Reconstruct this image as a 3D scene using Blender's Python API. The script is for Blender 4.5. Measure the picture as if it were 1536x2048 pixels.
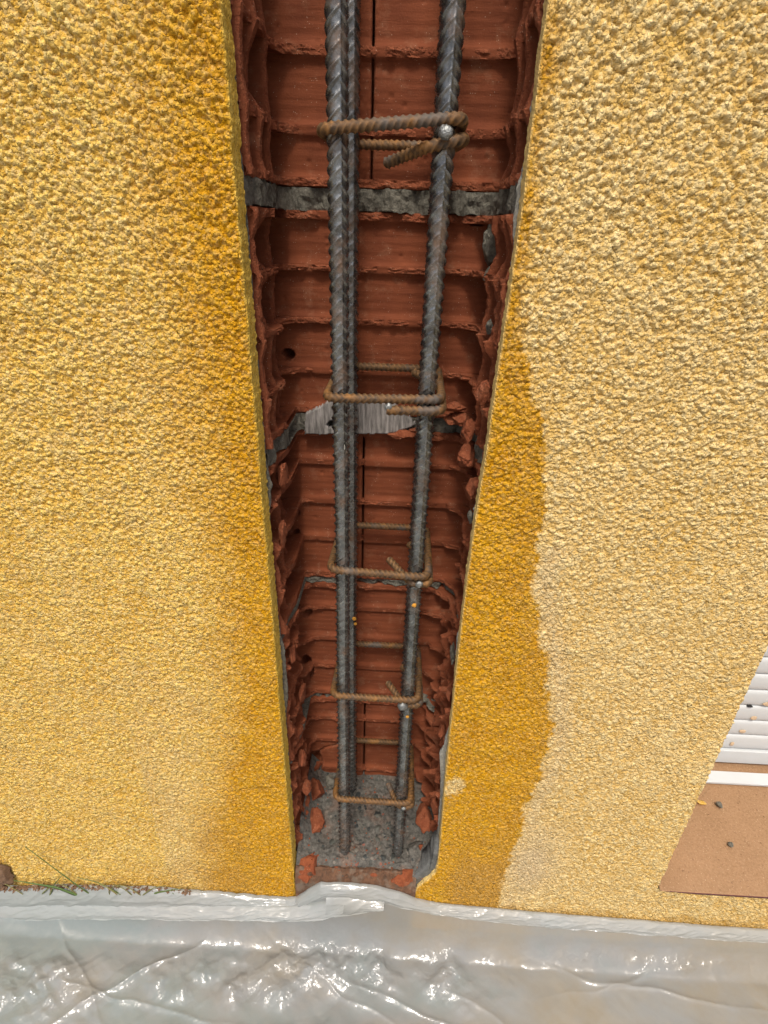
import bpy, math
import numpy as np
from mathutils import Matrix, Vector

S = bpy.context.scene
for o in list(bpy.data.objects):
    bpy.data.objects.remove(o)

# ------------------------------------------------------------------ camera
cam_d = bpy.data.cameras.new("camera")
cam = bpy.data.objects.new("camera", cam_d)
S.collection.objects.link(cam)
M = [[0.9987758364387662, -0.04337626245859112, 0.02377663561495385],
     [0.04115345437736583, 0.4619656595413374, -0.8859425052436231],
     [0.027444885477132936, 0.8858364574003831, 0.46318522105253584]]
mw = Matrix(M).to_4x4()
mw.translation = Vector((0, -0.41, 0.86))
cam.matrix_world = mw
cam_d.sensor_fit = 'VERTICAL'
cam_d.sensor_height = 36.0
cam_d.lens = 36.0 * 1097.0 / 2048.0
cam_d.clip_start = 0.01
cam_d.clip_end = 500
S.camera = cam

# ------------------------------------------------------------------ light
world = bpy.data.worlds.new("World")
S.world = world
world.use_nodes = True
wn = world.node_tree.nodes
wl = world.node_tree.links
wn.clear()
SUN_DIR = Vector((-0.03, -0.56, 1.0)).normalized()      # towards the sun
el = math.asin(SUN_DIR.z)
az = math.atan2(SUN_DIR.x, SUN_DIR.y)
sky = wn.new("ShaderNodeTexSky")
sky.sky_type = 'NISHITA'
sky.sun_disc = False
sky.sun_elevation = el
sky.sun_rotation = az
sky.air_density = 0.7
sky.dust_density = 6.0
sky.ozone_density = 0.6
bg = wn.new("ShaderNodeBackground")
bg.inputs[1].default_value = 0.09
wo = wn.new("ShaderNodeOutputWorld")
wl.new(sky.outputs[0], bg.inputs[0])
wl.new(bg.outputs[0], wo.inputs[0])
sun_d = bpy.data.lights.new("sun", 'SUN')
sun_d.energy = 1.5
sun_d.angle = math.radians(10)
sun_d.color = (1.0, 0.95, 0.86)
sun = bpy.data.objects.new("sun", sun_d)
S.collection.objects.link(sun)
sun.rotation_euler = SUN_DIR.to_track_quat('Z', 'Y').to_euler()
S.view_settings.view_transform = 'Standard'
S.view_settings.look = 'None'
S.view_settings.gamma = 1
S.view_settings.use_curve_mapping = False
S.view_settings.exposure = 0.74
S.cycles.max_bounces = 8
S.cycles.diffuse_bounces = 5
S.cycles.transparent_max_bounces = 12

# ------------------------------------------------------------------ noise (numpy)
def _hash(ix, iy, iz, seed):
    h = (ix.astype(np.int64) * 374761393 + iy.astype(np.int64) * 668265263 + iz.astype(np.int64) * 2147483647 + seed * 144269504)
    h = (h ^ (h >> 13)) * 1274126177
    h = h & 0xffffffff
    h = (h ^ (h >> 16)) * 73244475
    h = h & 0xffffffff
    return ((h ^ (h >> 15)) & 0xffffff) / float(0x1000000)

def vn(x, y, z=0.0, seed=0):
    x, y, z = np.broadcast_arrays(np.asarray(x, float), np.asarray(y, float), np.asarray(z, float))
    ix, iy, iz = np.floor(x), np.floor(y), np.floor(z)
    fx, fy, fz = x - ix, y - iy, z - iz
    fx = fx * fx * (3 - 2 * fx); fy = fy * fy * (3 - 2 * fy)
    flat = np.all(z == 0)
    def c(a, b, d): return _hash(ix + a, iy + b, iz + d, seed)
    r0 = (c(0, 0, 0) * (1 - fx) + c(1, 0, 0) * fx) * (1 - fy) + (c(0, 1, 0) * (1 - fx) + c(1, 1, 0) * fx) * fy
    if flat:
        return r0 * 2 - 1
    fz = fz * fz * (3 - 2 * fz)
    r1 = (c(0, 0, 1) * (1 - fx) + c(1, 0, 1) * fx) * (1 - fy) + (c(0, 1, 1) * (1 - fx) + c(1, 1, 1) * fx) * fy
    return (r0 * (1 - fz) + r1 * fz) * 2 - 1

def fbm(x, y, z=0.0, oct=4, seed=0, gain=0.5):
    r = 0.0; a = 1.0; t = 0.0
    for k in range(oct):
        r = r + a * vn(np.asarray(x) * 2 ** k, np.asarray(y) * 2 ** k, np.asarray(z) * 2 ** k, seed + 17 * k)
        t += a; a *= gain
    return r / t

def worley(x, y, seed=0):
    """nearest and second distance to jittered points, and a random value of the nearest cell"""
    x = np.asarray(x, float); y = np.asarray(y, float)
    ix, iy = np.floor(x), np.floor(y)
    f1 = np.full(x.shape, 9.0); f2 = np.full(x.shape, 9.0); rid = np.zeros(x.shape)
    zz = np.zeros(1)
    for a in (-1, 0, 1):
        for b in (-1, 0, 1):
            cx, cy = ix + a, iy + b
            px = cx + _hash(cx, cy, zz, seed); py = cy + _hash(cx, cy, zz, seed + 5)
            d = np.hypot(px - x, py - y)
            rr = _hash(cx, cy, zz, seed + 9)
            near = d < f1
            f2 = np.where(near, f1, np.minimum(f2, d))
            rid = np.where(near, rr, rid)
            f1 = np.where(near, d, f1)
    return f1, f2, rid

rng = np.random.default_rng(7)

# ------------------------------------------------------------------ object helpers
def wloc(o):
    v = Vector((0, 0, 0))
    while o is not None:
        v = v + Vector(o.location); o = o.parent
    return v

def empty(name, loc=(0, 0, 0)):
    o = bpy.data.objects.new(name, None)
    o.empty_display_size = 0.05
    S.collection.objects.link(o)
    o.location = loc
    return o

def tag(o, label=None, cat=None, group=None, kind=None):
    if label: o["label"] = label
    if cat: o["category"] = cat
    if group: o["group"] = group
    if kind or label: o["kind"] = kind or "thing"
    return o

def mesh(name, V, F, mat, parent=None, attrs=None, smooth=True, loc=None):
    """V (n,3) world coordinates, F (m,4) or (m,3) or list of such arrays"""
    V = np.asarray(V, float)
    off = np.array(wloc(parent)) if parent is not None else np.zeros(3)
    if loc is not None:
        off = np.array(loc, float)
    me = bpy.data.meshes.new(name)
    Fs = F if isinstance(F, list) else [F]
    Fs = [np.asarray(f, np.int32) for f in Fs if len(f)]
    me.vertices.add(len(V))
    me.vertices.foreach_set("co", (V - off).astype(np.float32).ravel())
    idx = np.concatenate([f.ravel() for f in Fs])
    tot = np.concatenate([np.full(len(f), f.shape[1], np.int32) for f in Fs])
    st = np.concatenate([[0], np.cumsum(tot)[:-1]]).astype(np.int32)
    me.loops.add(len(idx)); me.loops.foreach_set("vertex_index", idx)
    me.polygons.add(len(tot)); me.polygons.foreach_set("loop_start", st)
    try: me.polygons.foreach_set("loop_total", tot)
    except Exception: pass
    me.polygons.foreach_set("use_smooth", np.full(len(tot), smooth))
    me.update(calc_edges=True)
    for k, a in (attrs or {}).items():
        at = me.attributes.new(k, 'FLOAT', 'POINT')
        at.data.foreach_set("value", np.asarray(a, np.float32).ravel())
    o = bpy.data.objects.new(name, me)
    if mat: me.materials.append(mat)
    S.collection.objects.link(o)
    if parent is not None: o.parent = parent
    if loc is not None:
        o.location = Vector(loc) - (wloc(parent) if parent is not None else Vector((0, 0, 0)))
    return o

def gq(nr, nc, base=0, flip=False, wrap=False):
    """quads of an nr x nc grid"""
    i = np.arange(nr * nc).reshape(nr, nc)
    if wrap: i = np.concatenate([i, i[:, :1]], 1)
    a, b, c, d = i[:-1, :-1], i[:-1, 1:], i[1:, 1:], i[1:, :-1]
    q = np.stack([a, b, c, d], -1).reshape(-1, 4)
    if flip: q = q[:, ::-1]
    return q + base

def interp(poly, t, col=0, key=1):
    """poly: list of (x, z); returns x at z=t"""
    p = np.array(sorted(poly, key=lambda q: q[key]))
    return np.interp(t, p[:, key], p[:, col])

# ------------------------------------------------------------------ materials
class NT:
    def __init__(s, name):
        s.m = bpy.data.materials.new(name); s.m.use_nodes = True
        s.t = s.m.node_tree; s.t.nodes.clear()
        s.out = s.n("ShaderNodeOutputMaterial")
        s.p = s.n("ShaderNodeBsdfPrincipled")
        s.l(s.p.outputs[0], s.out.inputs[0])
    def n(s, typ, **kw):
        nd = s.t.nodes.new(typ)
        for k, v in kw.items(): setattr(nd, k, v)
        return nd
    def l(s, a, b): s.t.links.new(a, b)
    def pos(s):
        if not hasattr(s, '_pos'):
            s._pos = s.n("ShaderNodeTexCoord").outputs['Object']
        return s._pos
    def map(s, scale):
        mp = s.n("ShaderNodeMapping"); mp.inputs['Scale'].default_value = scale
        s.l(s.pos(), mp.inputs[0]); return mp.outputs[0]
    def noise(s, scale, detail=4, rough=0.55, vec=None, out=0):
        nd = s.n("ShaderNodeTexNoise"); nd.inputs['Scale'].default_value = scale
        nd.inputs['Detail'].default_value = detail; nd.inputs['Roughness'].default_value = rough
        s.l(vec or s.pos(), nd.inputs['Vector']); return nd.outputs[out]
    def vor(s, scale, feature='F1', out='Distance', vec=None, rnd=1.0):
        nd = s.n("ShaderNodeTexVoronoi"); nd.feature = feature
        nd.inputs['Scale'].default_value = scale
        nd.inputs['Randomness'].default_value = rnd
        s.l(vec or s.pos(), nd.inputs['Vector']); return nd.outputs[out]
    def ramp(s, fac, stops, interp='LINEAR'):
        nd = s.n("ShaderNodeValToRGB"); cr = nd.color_ramp; cr.interpolation = interp
        while len(cr.elements) < len(stops): cr.elements.new(0.5)
        for e, (p, c) in zip(cr.elements, stops):
            e.position = p
            if not hasattr(c, '__len__'): c = (c, c, c)
            e.color = (*c, 1)
        s.l(fac, nd.inputs[0]); return nd.outputs[0]
    def mix(s, fac, a, b, mode='MIX'):
        nd = s.n("ShaderNodeMix", data_type='RGBA', blend_type=mode)
        for i, v in ((0, fac), (6, a), (7, b)):
            if isinstance(v, (int, float)): nd.inputs[i].default_value = v
            elif isinstance(v, tuple): nd.inputs[i].default_value = (*v, 1)
            else: s.l(v, nd.inputs[i])
        return nd.outputs[2]
    def math(s, op, a, b=0.0, clamp=False):
        nd = s.n("ShaderNodeMath", operation=op); nd.use_clamp = clamp
        for i, v in ((0, a), (1, b)):
            if isinstance(v, (int, float)): nd.inputs[i].default_value = v
            else: s.l(v, nd.inputs[i])
        return nd.outputs[0]
    def attr(s, name):
        nd = s.n("ShaderNodeAttribute"); nd.attribute_name = name; return nd.outputs['Fac']
    def bump(s, h, dist=0.001, strength=1.0, prev=None):
        nd = s.n("ShaderNodeBump"); nd.inputs['Distance'].default_value = dist
        nd.inputs['Strength'].default_value = strength
        s.l(h, nd.inputs['Height'])
        if prev is not None: s.l(prev, nd.inputs['Normal'])
        return nd.outputs[0]
    def set(s, **kw):
        for k, v in kw.items():
            i = s.p.inputs[k.replace('_', ' ')]
            if isinstance(v, (int, float)): i.default_value = v
            elif isinstance(v, tuple): i.default_value = (*v, 1) if len(v) == 3 and i.type == 'RGBA' else v
            else: s.l(v, i)

# render coat: stain attributes wet (0..1), grain (random tone per grain, plus light on raised tops painted in), pale
m = NT("ochre_roughcast")
wet = m.attr("wet"); grain = m.attr("grain"); pale = m.attr("pale"); cut = m.attr("cut")
big = m.noise(9, 4)
dryc = m.mix(m.ramp(big, [(0.35, 0.0), (0.65, 1.0)]), (0.71, 0.440, 0.115), (0.77, 0.510, 0.175))
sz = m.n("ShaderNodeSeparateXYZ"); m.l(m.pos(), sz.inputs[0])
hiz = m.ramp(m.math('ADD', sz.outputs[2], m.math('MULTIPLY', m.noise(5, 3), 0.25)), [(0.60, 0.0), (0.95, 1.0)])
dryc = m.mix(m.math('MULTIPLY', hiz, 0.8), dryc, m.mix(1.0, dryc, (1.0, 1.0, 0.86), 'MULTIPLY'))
dryc = m.mix(m.math('MULTIPLY', grain, 0.9), dryc, (0.86, 0.68, 0.33))
lf = m.math('SUBTRACT', 1.0, m.attr("rightside"))
dryc = m.mix(m.math('MULTIPLY', lf, 0.8), dryc, m.mix(1.0, dryc, (1.0, 0.93, 0.52), 'MULTIPLY'))
dryc = m.mix(m.math('MULTIPLY', lf, 0.45), dryc, m.mix(1.0, dryc, (1.0, 0.95, 0.72), 'MULTIPLY'))
dryc = m.mix(pale, dryc, (0.66, 0.50, 0.28))
wetc = m.mix(m.ramp(m.noise(30, 3), [(0.3, 0.0), (0.7, 1.0)]), (0.56, 0.255, 0.003), (0.66, 0.335, 0.005))
wetc = m.mix(m.math('MULTIPLY', grain, 0.35), wetc, (0.78, 0.50, 0.07))
brown = m.attr("brown")
wetc = m.mix(brown, wetc, (0.54, 0.285, 0.040))
col = m.mix(wet, dryc, wetc)
cutc = m.mix(m.ramp(m.noise(160, 5, 0.7), [(0.35, 0.0), (0.62, 1.0)]), (0.86, 0.54, 0.07), (0.95, 0.68, 0.15))
cutc = m.mix(m.attr("rightside"), cutc, (0.95, 0.70, 0.27))
pits = m.ramp(m.vor(330), [(0.12, 0.35), (0.3, 1.0)])
cutc = m.mix(0.6, cutc, pits, 'MULTIPLY')
col = m.mix(cut, col, cutc)
sp = m.ramp(m.noise(900, 2), [(0.3, 0.80), (0.65, 1.06)])
col = m.mix(1.0, col, sp, 'MULTIPLY')
wv = m.n("ShaderNodeMix", data_type='VECTOR'); wv.inputs[0].default_value = 0.0012
m.l(m.pos(), wv.inputs[4]); m.l(m.noise(500, 2, out=1), wv.inputs[5])
gv = m.vor(470, vec=wv.outputs[1]); gc = m.vor(470, out='Color', vec=wv.outputs[1])
gsep = m.n("ShaderNodeSeparateColor"); m.l(gc, gsep.inputs[0])
gran = m.math('MULTIPLY', m.ramp(gv, [(0.0, 1.0), (0.35, 0.85), (0.75, 0.0)]), m.math('ADD', 0.35, gsep.outputs[0]))
bh = m.math('ADD', m.math('MULTIPLY', gran, 1.0), m.math('MULTIPLY', m.noise(1500, 3), 0.5))
gpal = m.ramp(gsep.outputs[1], [(0.45, 0.0), (0.85, 1.0)])
col = m.mix(m.math('MULTIPLY', m.math('MULTIPLY', gpal, m.math('SUBTRACT', 1.0, cut)), m.ramp(wet, [(0.0, 0.32), (1.0, 0.12)])), col, (0.90, 0.76, 0.44))
gdk = m.ramp(gsep.outputs[2], [(0.60, 0.0), (0.95, 1.0)])
col = m.mix(m.math('MULTIPLY', gdk, m.math('MULTIPLY', m.ramp(wet, [(0.0, 0.28), (1.0, 0.12)]), m.math('SUBTRACT', 1.0, cut))), col, (0.46, 0.235, 0.022))
m.set(Base_Color=col, Roughness=m.ramp(wet, [(0.0, 0.92), (1.0, 0.72)]), Specular_IOR_Level=0.12,
      Normal=m.bump(bh, 0.0013, 1.0))
MAT_COAT = m.m

def clay(name, base=(0.215, 0.060, 0.024), dark=(0.135, 0.036, 0.015), brk=(0.28, 0.088, 0.040)):
    m = NT(name)
    b = m.attr("broken")
    lay = m.noise(260, 3, 0.6, m.map((0.15, 1, 1.6)))
    c = m.mix(m.ramp(m.noise(28, 4), [(0.3, 0.0), (0.7, 1.0)]), dark, base)
    c = m.mix(m.math('MULTIPLY', m.ramp(lay, [(0.35, 0.0), (0.75, 1.0)]), 0.35), c, (0.27, 0.078, 0.036))
    bc = m.mix(m.ramp(m.noise(190, 5, 0.7), [(0.32, 0.0), (0.62, 1.0)]), (0.19, 0.050, 0.022), brk)
    c = m.mix(b, c, bc)
    dustn = m.ramp(m.noise(60, 5, 0.7), [(0.55, 0.0), (0.75, 1.0)])
    c = m.mix(m.math('MULTIPLY', dustn, 0.35), c, (0.36, 0.19, 0.11))
    # pale grit and small dark pits
    v = m.ramp(m.vor(420, rnd=1.0), [(0.09, 1.0), (0.14, 0.0)])
    keep = m.ramp(m.noise(120, 2), [(0.5, 0.0), (0.58, 1.0)])
    c = m.mix(m.math('MULTIPLY', v, m.math('MULTIPLY', keep, 0.75)), c, (0.62, 0.46, 0.33))
    v2 = m.ramp(m.vor(250, rnd=1.0, vec=m.map((1, 1, 2.2))), [(0.08, 1.0), (0.16, 0.0)])
    keep2 = m.ramp(m.noise(75, 2), [(0.52, 0.0), (0.6, 1.0)])
    c = m.mix(m.math('MULTIPLY', v2, m.math('MULTIPLY', keep2, 0.85)), c, (0.045, 0.012, 0.006))
    hb = m.math('ADD', m.math('MULTIPLY', lay, 0.5), m.math('MULTIPLY', m.noise(700, 4), m.math('ADD', m.math('MULTIPLY', b, 1.6), 0.35)))
    m.set(Base_Color=c, Roughness=0.88, Specular_IOR_Level=0.2, Normal=m.bump(hb, 0.0011, 0.8))
    return m.m
MAT_CLAY = clay("terracotta")
MAT_CLAY2 = clay("terracotta_orange", (0.25, 0.064, 0.023), (0.16, 0.040, 0.015), (0.27, 0.080, 0.032))

def mortar(name, a, b, sc=240):
    m = NT(name)
    c = m.mix(m.ramp(m.noise(sc, 5, 0.7), [(0.3, 0.0), (0.7, 1.0)]), a, b)
    g = m.ramp(m.vor(520), [(0.08, 1.0), (0.2, 0.0)])
    c = m.mix(m.math('MULTIPLY', g, 0.5), c, (0.45, 0.42, 0.36))
    m.set(Base_Color=c, Roughness=0.93, Specular_IOR_Level=0.15,
          Normal=m.bump(m.math('ADD', m.noise(600, 5, 0.7), m.noise(170, 3)), 0.0016, 1.0))
    return m.m
MAT_MORTAR = mortar("grey_mortar", (0.075, 0.070, 0.055), (0.23, 0.215, 0.175))
MAT_MORTAR_DARK = mortar("dark_mortar", (0.10, 0.105, 0.10), (0.20, 0.205, 0.195), 90)
MAT_MORTAR_PALE = mortar("pale_mortar", (0.24, 0.235, 0.205), (0.42, 0.41, 0.36))

m = NT("striated_mortar")       # mortar that kept the comb marks of the brick behind
st = m.noise(330, 3, 0.6, m.map((1.0, 0.2, 0.12)))
c = m.mix(m.ramp(st, [(0.35, 0.0), (0.65, 1.0)]), (0.13, 0.12, 0.11), (0.34, 0.315, 0.295))
m.set(Base_Color=c, Roughness=0.9, Specular_IOR_Level=0.15, Normal=m.bump(m.math('ADD', st, m.math('MULTIPLY', m.noise(700, 4), 0.5)), 0.0012, 1.0))
MAT_STRIATED = m.m

m = NT("concrete_aggregate")
w = m.attr("stone")
c = m.mix(m.ramp(m.noise(210, 5, 0.7), [(0.3, 0.0), (0.7, 1.0)]), (0.045, 0.043, 0.037), (0.17, 0.16, 0.14))
vd = m.vor(165); vc = m.vor(165, out='Color')
sep = m.n("ShaderNodeSeparateColor"); m.l(vc, sep.inputs[0])
msk = m.math('MULTIPLY', m.ramp(vd, [(0.28, 1.0), (0.36, 0.0)]), m.ramp(sep.outputs[0], [(0.48, 0.0), (0.52, 1.0)]))
stc = m.ramp(sep.outputs[1], [(0.0, (0.035, 0.04, 0.04)), (0.45, (0.07, 0.075, 0.065)), (0.7, (0.20, 0.18, 0.15)), (0.95, (0.26, 0.10, 0.07)), (1.0, (0.62, 0.58, 0.5))], 'CONSTANT')
c = m.mix(m.math('MULTIPLY', msk, 0.9), c, stc)
c = m.mix(m.math('MULTIPLY', m.ramp(m.noise(33, 3), [(0.50, 0.0), (0.68, 1.0)]), 0.35), c, (0.26, 0.14, 0.09))
m.set(Base_Color=c, Roughness=0.85, Specular_IOR_Level=0.25, Normal=m.bump(m.math('ADD', m.noise(500, 5, 0.7), m.math('MULTIPLY', vd, 0.5)), 0.0013, 1.0))
MAT_CONC = m.m

m = NT("dark_stone")
c = m.ramp(m.vor(70, out='Color'), [(0.2, (0.025, 0.03, 0.03)), (0.5, (0.06, 0.065, 0.055)), (0.8, (0.14, 0.125, 0.10))])
m.set(Base_Color=c, Roughness=0.6)
MAT_STONE = m.m

m = NT("rebar_steel")
scale_n = m.ramp(m.noise(90, 5, 0.65), [(0.35, 0.0), (0.6, 1.0)])
c = m.mix(scale_n, (0.12, 0.122, 0.118), (0.27, 0.28, 0.272))
rust = m.ramp(m.noise(38, 6, 0.7), [(0.50, 0.0), (0.66, 1.0)])
c = m.mix(m.math('MULTIPLY', rust, 0.75), c, (0.15, 0.075, 0.032))
fleck = m.ramp(m.noise(900, 2), [(0.62, 0.0), (0.70, 1.0)])
c = m.mix(m.math('MULTIPLY', fleck, 0.35), c, (0.42, 0.43, 0.42))
m.set(Base_Color=c, Metallic=m.math('SUBTRACT', 0.85, m.math('MULTIPLY', rust, 0.5)),
      Roughness=m.ramp(m.noise(160, 4), [(0.3, 0.20), (0.7, 0.33)]), Normal=m.bump(m.noise(1300, 4, 0.7), 0.0002, 0.5))
MAT_STEEL = m.m

m = NT("rusty_stirrup_steel")
c = m.mix(m.ramp(m.noise(170, 5, 0.7), [(0.34, 0.0), (0.62, 1.0)]), (0.050, 0.034, 0.022), (0.16, 0.082, 0.030))
c = m.mix(m.math('MULTIPLY', m.ramp(m.noise(60, 4, 0.7), [(0.52, 0.0), (0.68, 1.0)]), 0.85), c, (0.31, 0.140, 0.032))
c = m.mix(m.math('MULTIPLY', m.attr("rib"), 0.55), c, (0.33, 0.18, 0.065))
c = m.mix(m.math('MULTIPLY', m.ramp(m.noise(45, 3), [(0.56, 0.0), (0.66, 1.0)]), 0.6), c, (0.10, 0.10, 0.095))
m.set(Base_Color=c, Metallic=0.35, Roughness=0.62, Normal=m.bump(m.noise(1500, 4, 0.7), 0.0004, 0.8))
MAT_RUST = m.m

m = NT("weld_bead")
m.set(Base_Color=(0.24, 0.25, 0.24), Metallic=0.7, Roughness=m.ramp(m.noise(400, 3), [(0.3, 0.22), (0.7, 0.5)]), Normal=m.bump(m.noise(700, 3), 0.0008, 0.8))
MAT_WELD = m.m
m = NT("rust_spot_orange"); m.set(Base_Color=(0.58, 0.27, 0.03), Roughness=0.8); MAT_SPOT = m.m

m = NT("white_lacquer")
dirt = m.ramp(m.noise(14, 5, 0.7, m.map((1, 1, 3))), [(0.4, 0.0), (0.8, 1.0)])
c = m.mix(m.math('MULTIPLY', dirt, 0.22), (0.56, 0.59, 0.60), (0.43, 0.39, 0.33))
m.set(Base_Color=c, Roughness=0.42, Normal=m.bump(m.noise(300, 3), 0.0002, 0.5))
MAT_WHITE = m.m
m = NT("dried_splash"); m.set(Base_Color=(0.60, 0.45, 0.29), Roughness=0.85); MAT_SPLASH = m.m
m = NT("black_mark"); m.set(Base_Color=(0.02, 0.02, 0.02), Roughness=0.7); MAT_BLACK = m.m

m = NT("tan_sill_paint")
c = m.mix(m.ramp(m.noise(12, 4), [(0.3, 0.0), (0.7, 1.0)]), (0.235, 0.130, 0.058), (0.30, 0.172, 0.084))
g = m.ramp(m.vor(190), [(0.10, 1.0), (0.17, 0.0)])
gk = m.ramp(m.noise(90, 2), [(0.46, 0.0), (0.60, 1.0)])
c = m.mix(m.math('MULTIPLY', g, m.math('MULTIPLY', gk, 0.8)), c, (0.20, 0.10, 0.055))
g2 = m.ramp(m.vor(240), [(0.08, 1.0), (0.15, 0.0)])
c = m.mix(m.math('MULTIPLY', g2, 0.5), c, (0.70, 0.52, 0.34))
c = m.mix(m.math('MULTIPLY', m.ramp(m.noise(420, 4, 0.7), [(0.35, 0.0), (0.7, 1.0)]), 0.25), c, (0.66, 0.42, 0.25))
m.set(Base_Color=c, Roughness=0.8, Normal=m.bump(m.math('ADD', m.noise(900, 4), g), 0.0005, 0.8))
MAT_SILL = m.m
m = NT("maroon_line"); m.set(Base_Color=(0.17, 0.055, 0.055), Roughness=0.7); MAT_MAROON = m.m

# polythene: cloudy film, partly clear
m = NT("polythene_film")
sx = m.n("ShaderNodeSeparateXYZ"); m.l(m.pos(), sx.inputs[0])
tg = m.math('ADD', m.noise(6.5, 4, 0.6, m.map((1, 1.6, 1))), m.math('MULTIPLY', sx.outputs[0], 0.28))
tint = m.ramp(tg, [(0.36, (0.32, 0.40, 0.41)), (0.50, (0.385, 0.41, 0.415)), (0.66, (0.42, 0.385, 0.31))])
tint = m.mix(m.math('MULTIPLY', m.ramp(m.noise(150, 5, 0.7), [(0.4, 0.0), (0.7, 1.0)]), 0.25), tint, (0.46, 0.49, 0.49))
spd = m.ramp(m.vor(45), [(0.015, 1.0), (0.03, 0.0)])
tint = m.mix(m.math('MULTIPLY', spd, 0.7), tint, (0.12, 0.09, 0.06))
def fwarp(a, sc):
    w = m.n("ShaderNodeMix", data_type='VECTOR'); w.inputs[0].default_value = a
    m.l(m.pos(), w.inputs[4]); m.l(m.noise(sc, 3, out=1), w.inputs[5]); return w.outputs[1]
area = m.ramp(m.attr("crk"), [(0.0, 0.05), (0.7, 1.0)])
f_a = m.vor(48, vec=fwarp(0.02, 30)); f_b = m.vor(120, vec=fwarp(0.012, 60)); f_c = m.vor(260, vec=fwarp(0.006, 120))
hh = m.math('ADD', m.math('MULTIPLY', f_a, 0.9), m.math('ADD', m.math('MULTIPLY', f_b, 0.6), m.math('MULTIPLY', f_c, 0.3)))
nb = m.bump(m.math('MULTIPLY', hh, m.math('MULTIPLY', area, m.math('SUBTRACT', 1.0, m.math('MULTIPLY', m.attr('thick'), 0.75)))), 0.0020, 0.9)
tint = m.mix(m.math('MULTIPLY', m.attr('thick'), 0.7), tint, (0.43, 0.45, 0.435))
m.set(Base_Color=tint, Roughness=0.17, Specular_IOR_Level=0.8, Normal=nb, Coat_Weight=0.35, Coat_Roughness=0.08)
tr = m.n("ShaderNodeBsdfTransparent"); tl = m.n("ShaderNodeBsdfTranslucent"); tl.inputs[0].default_value = (0.8, 0.82, 0.82, 1)
mx1 = m.n("ShaderNodeMixShader"); mx1.inputs[0].default_value = 0.30
m.l(m.p.outputs[0], mx1.inputs[1]); m.l(tl.outputs[0], mx1.inputs[2])
mx2 = m.n("ShaderNodeMixShader")
m.l(m.math('SUBTRACT', 0.30, m.math('MULTIPLY', m.attr("thick"), 0.22)), mx2.inputs[0])
m.l(mx1.outputs[0], mx2.inputs[1]); m.l(tr.outputs[0], mx2.inputs[2])
m.l(mx2.outputs[0], m.out.inputs[0])
MAT_FILM = m.m

m = NT("soil")
c = m.mix(m.ramp(m.noise(40, 6, 0.7), [(0.3, 0.0), (0.7, 1.0)]), (0.16, 0.13, 0.10), (0.36, 0.32, 0.27))
m.set(Base_Color=c, Roughness=0.95, Normal=m.bump(m.noise(120, 6, 0.7), 0.004, 1.0))
MAT_SOIL = m.m
m = NT("brown_leaf_litter")
c = m.mix(m.ramp(m.noise(90, 5, 0.7), [(0.3, 0.0), (0.7, 1.0)]), (0.10, 0.055, 0.03), (0.28, 0.17, 0.10))
m.set(Base_Color=c, Roughness=0.9, Normal=m.bump(m.noise(300, 5, 0.7), 0.001, 1.0))
MAT_LITTER = m.m
m = NT("brick_dirt")
c = m.mix(m.ramp(m.noise(120, 5, 0.7), [(0.3, 0.0), (0.7, 1.0)]), (0.060, 0.034, 0.020), (0.20, 0.095, 0.048))
c = m.mix(m.math('MULTIPLY', m.ramp(m.noise(70, 3), [(0.5, 0.0), (0.62, 1.0)]), 0.5), c, (0.20, 0.17, 0.13))
m.set(Base_Color=c, Roughness=0.95, Normal=m.bump(m.noise(700, 5, 0.7), 0.001, 1.0))
MAT_DIRT = m.m
m = NT("grass_green")
c = m.mix(m.attr("dry"), (0.075, 0.13, 0.03), (0.24, 0.20, 0.07))
m.set(Base_Color=c, Roughness=0.55, Specular_IOR_Level=0.4)
MAT_GRASS = m.m

# ================================================================== GROUND
def ground():
    xs = np.concatenate([np.linspace(-60, -1.5, 14), np.linspace(-1.3, 1.3, 120), np.linspace(1.5, 60, 14)])
    ys = np.concatenate([np.linspace(-60, -1.5, 14), np.linspace(-1.3, -0.3, 20), np.linspace(-0.29, 0.5, 60), np.linspace(0.6, 60, 10)])
    X, Yy = np.meshgrid(xs, ys)
    near = np.exp(-(X ** 2 + Yy ** 2) / 1.0)
    Zz = near * 0.004 * fbm(X * 30, Yy * 30, seed=3)
    o = mesh("ground", np.stack([X, Yy, Zz - 0.006], -1).reshape(-1, 3), gq(len(ys), len(xs)), MAT_SOIL)
    tag(o, kind="structure")
ground()

# ================================================================== THE WALL
wall = empty("masonry_wall", (0, 0.1, 0))
tag(wall, "ochre roughcast wall cut open by a vertical chase down to its red hollow bricks", "wall")

WET_R = [(.0776, .9748), (.0819, .9413), (.0774, .904), (.0769, .877), (.0788, .8418), (.0765, .8098), (.0856, .7827), (.096, .7614), (.1089, .7271), (.1184, .6856), (.124, .6588), (.1252, .6253), (.1208, .5838), (.1303, .5567), (.1446, .5043), (.1625, .4398), (.1736, .3669), (.169, .3178), (.1616, .2736), (.1623, .2075), (.1553, .1448), (.1575, .0773)]
WET_L = [(-.163, .9712), (-.160, .9369), (-.161, .8989), (-.163, .8565), (-.163, .8093), (-.164, .7366), (-.164, .6505), (-.162, .547), (-.164, .4537), (-.176, .3801), (-.196, .2868), (-.220, .1994), (-.240, .0888)]
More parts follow.
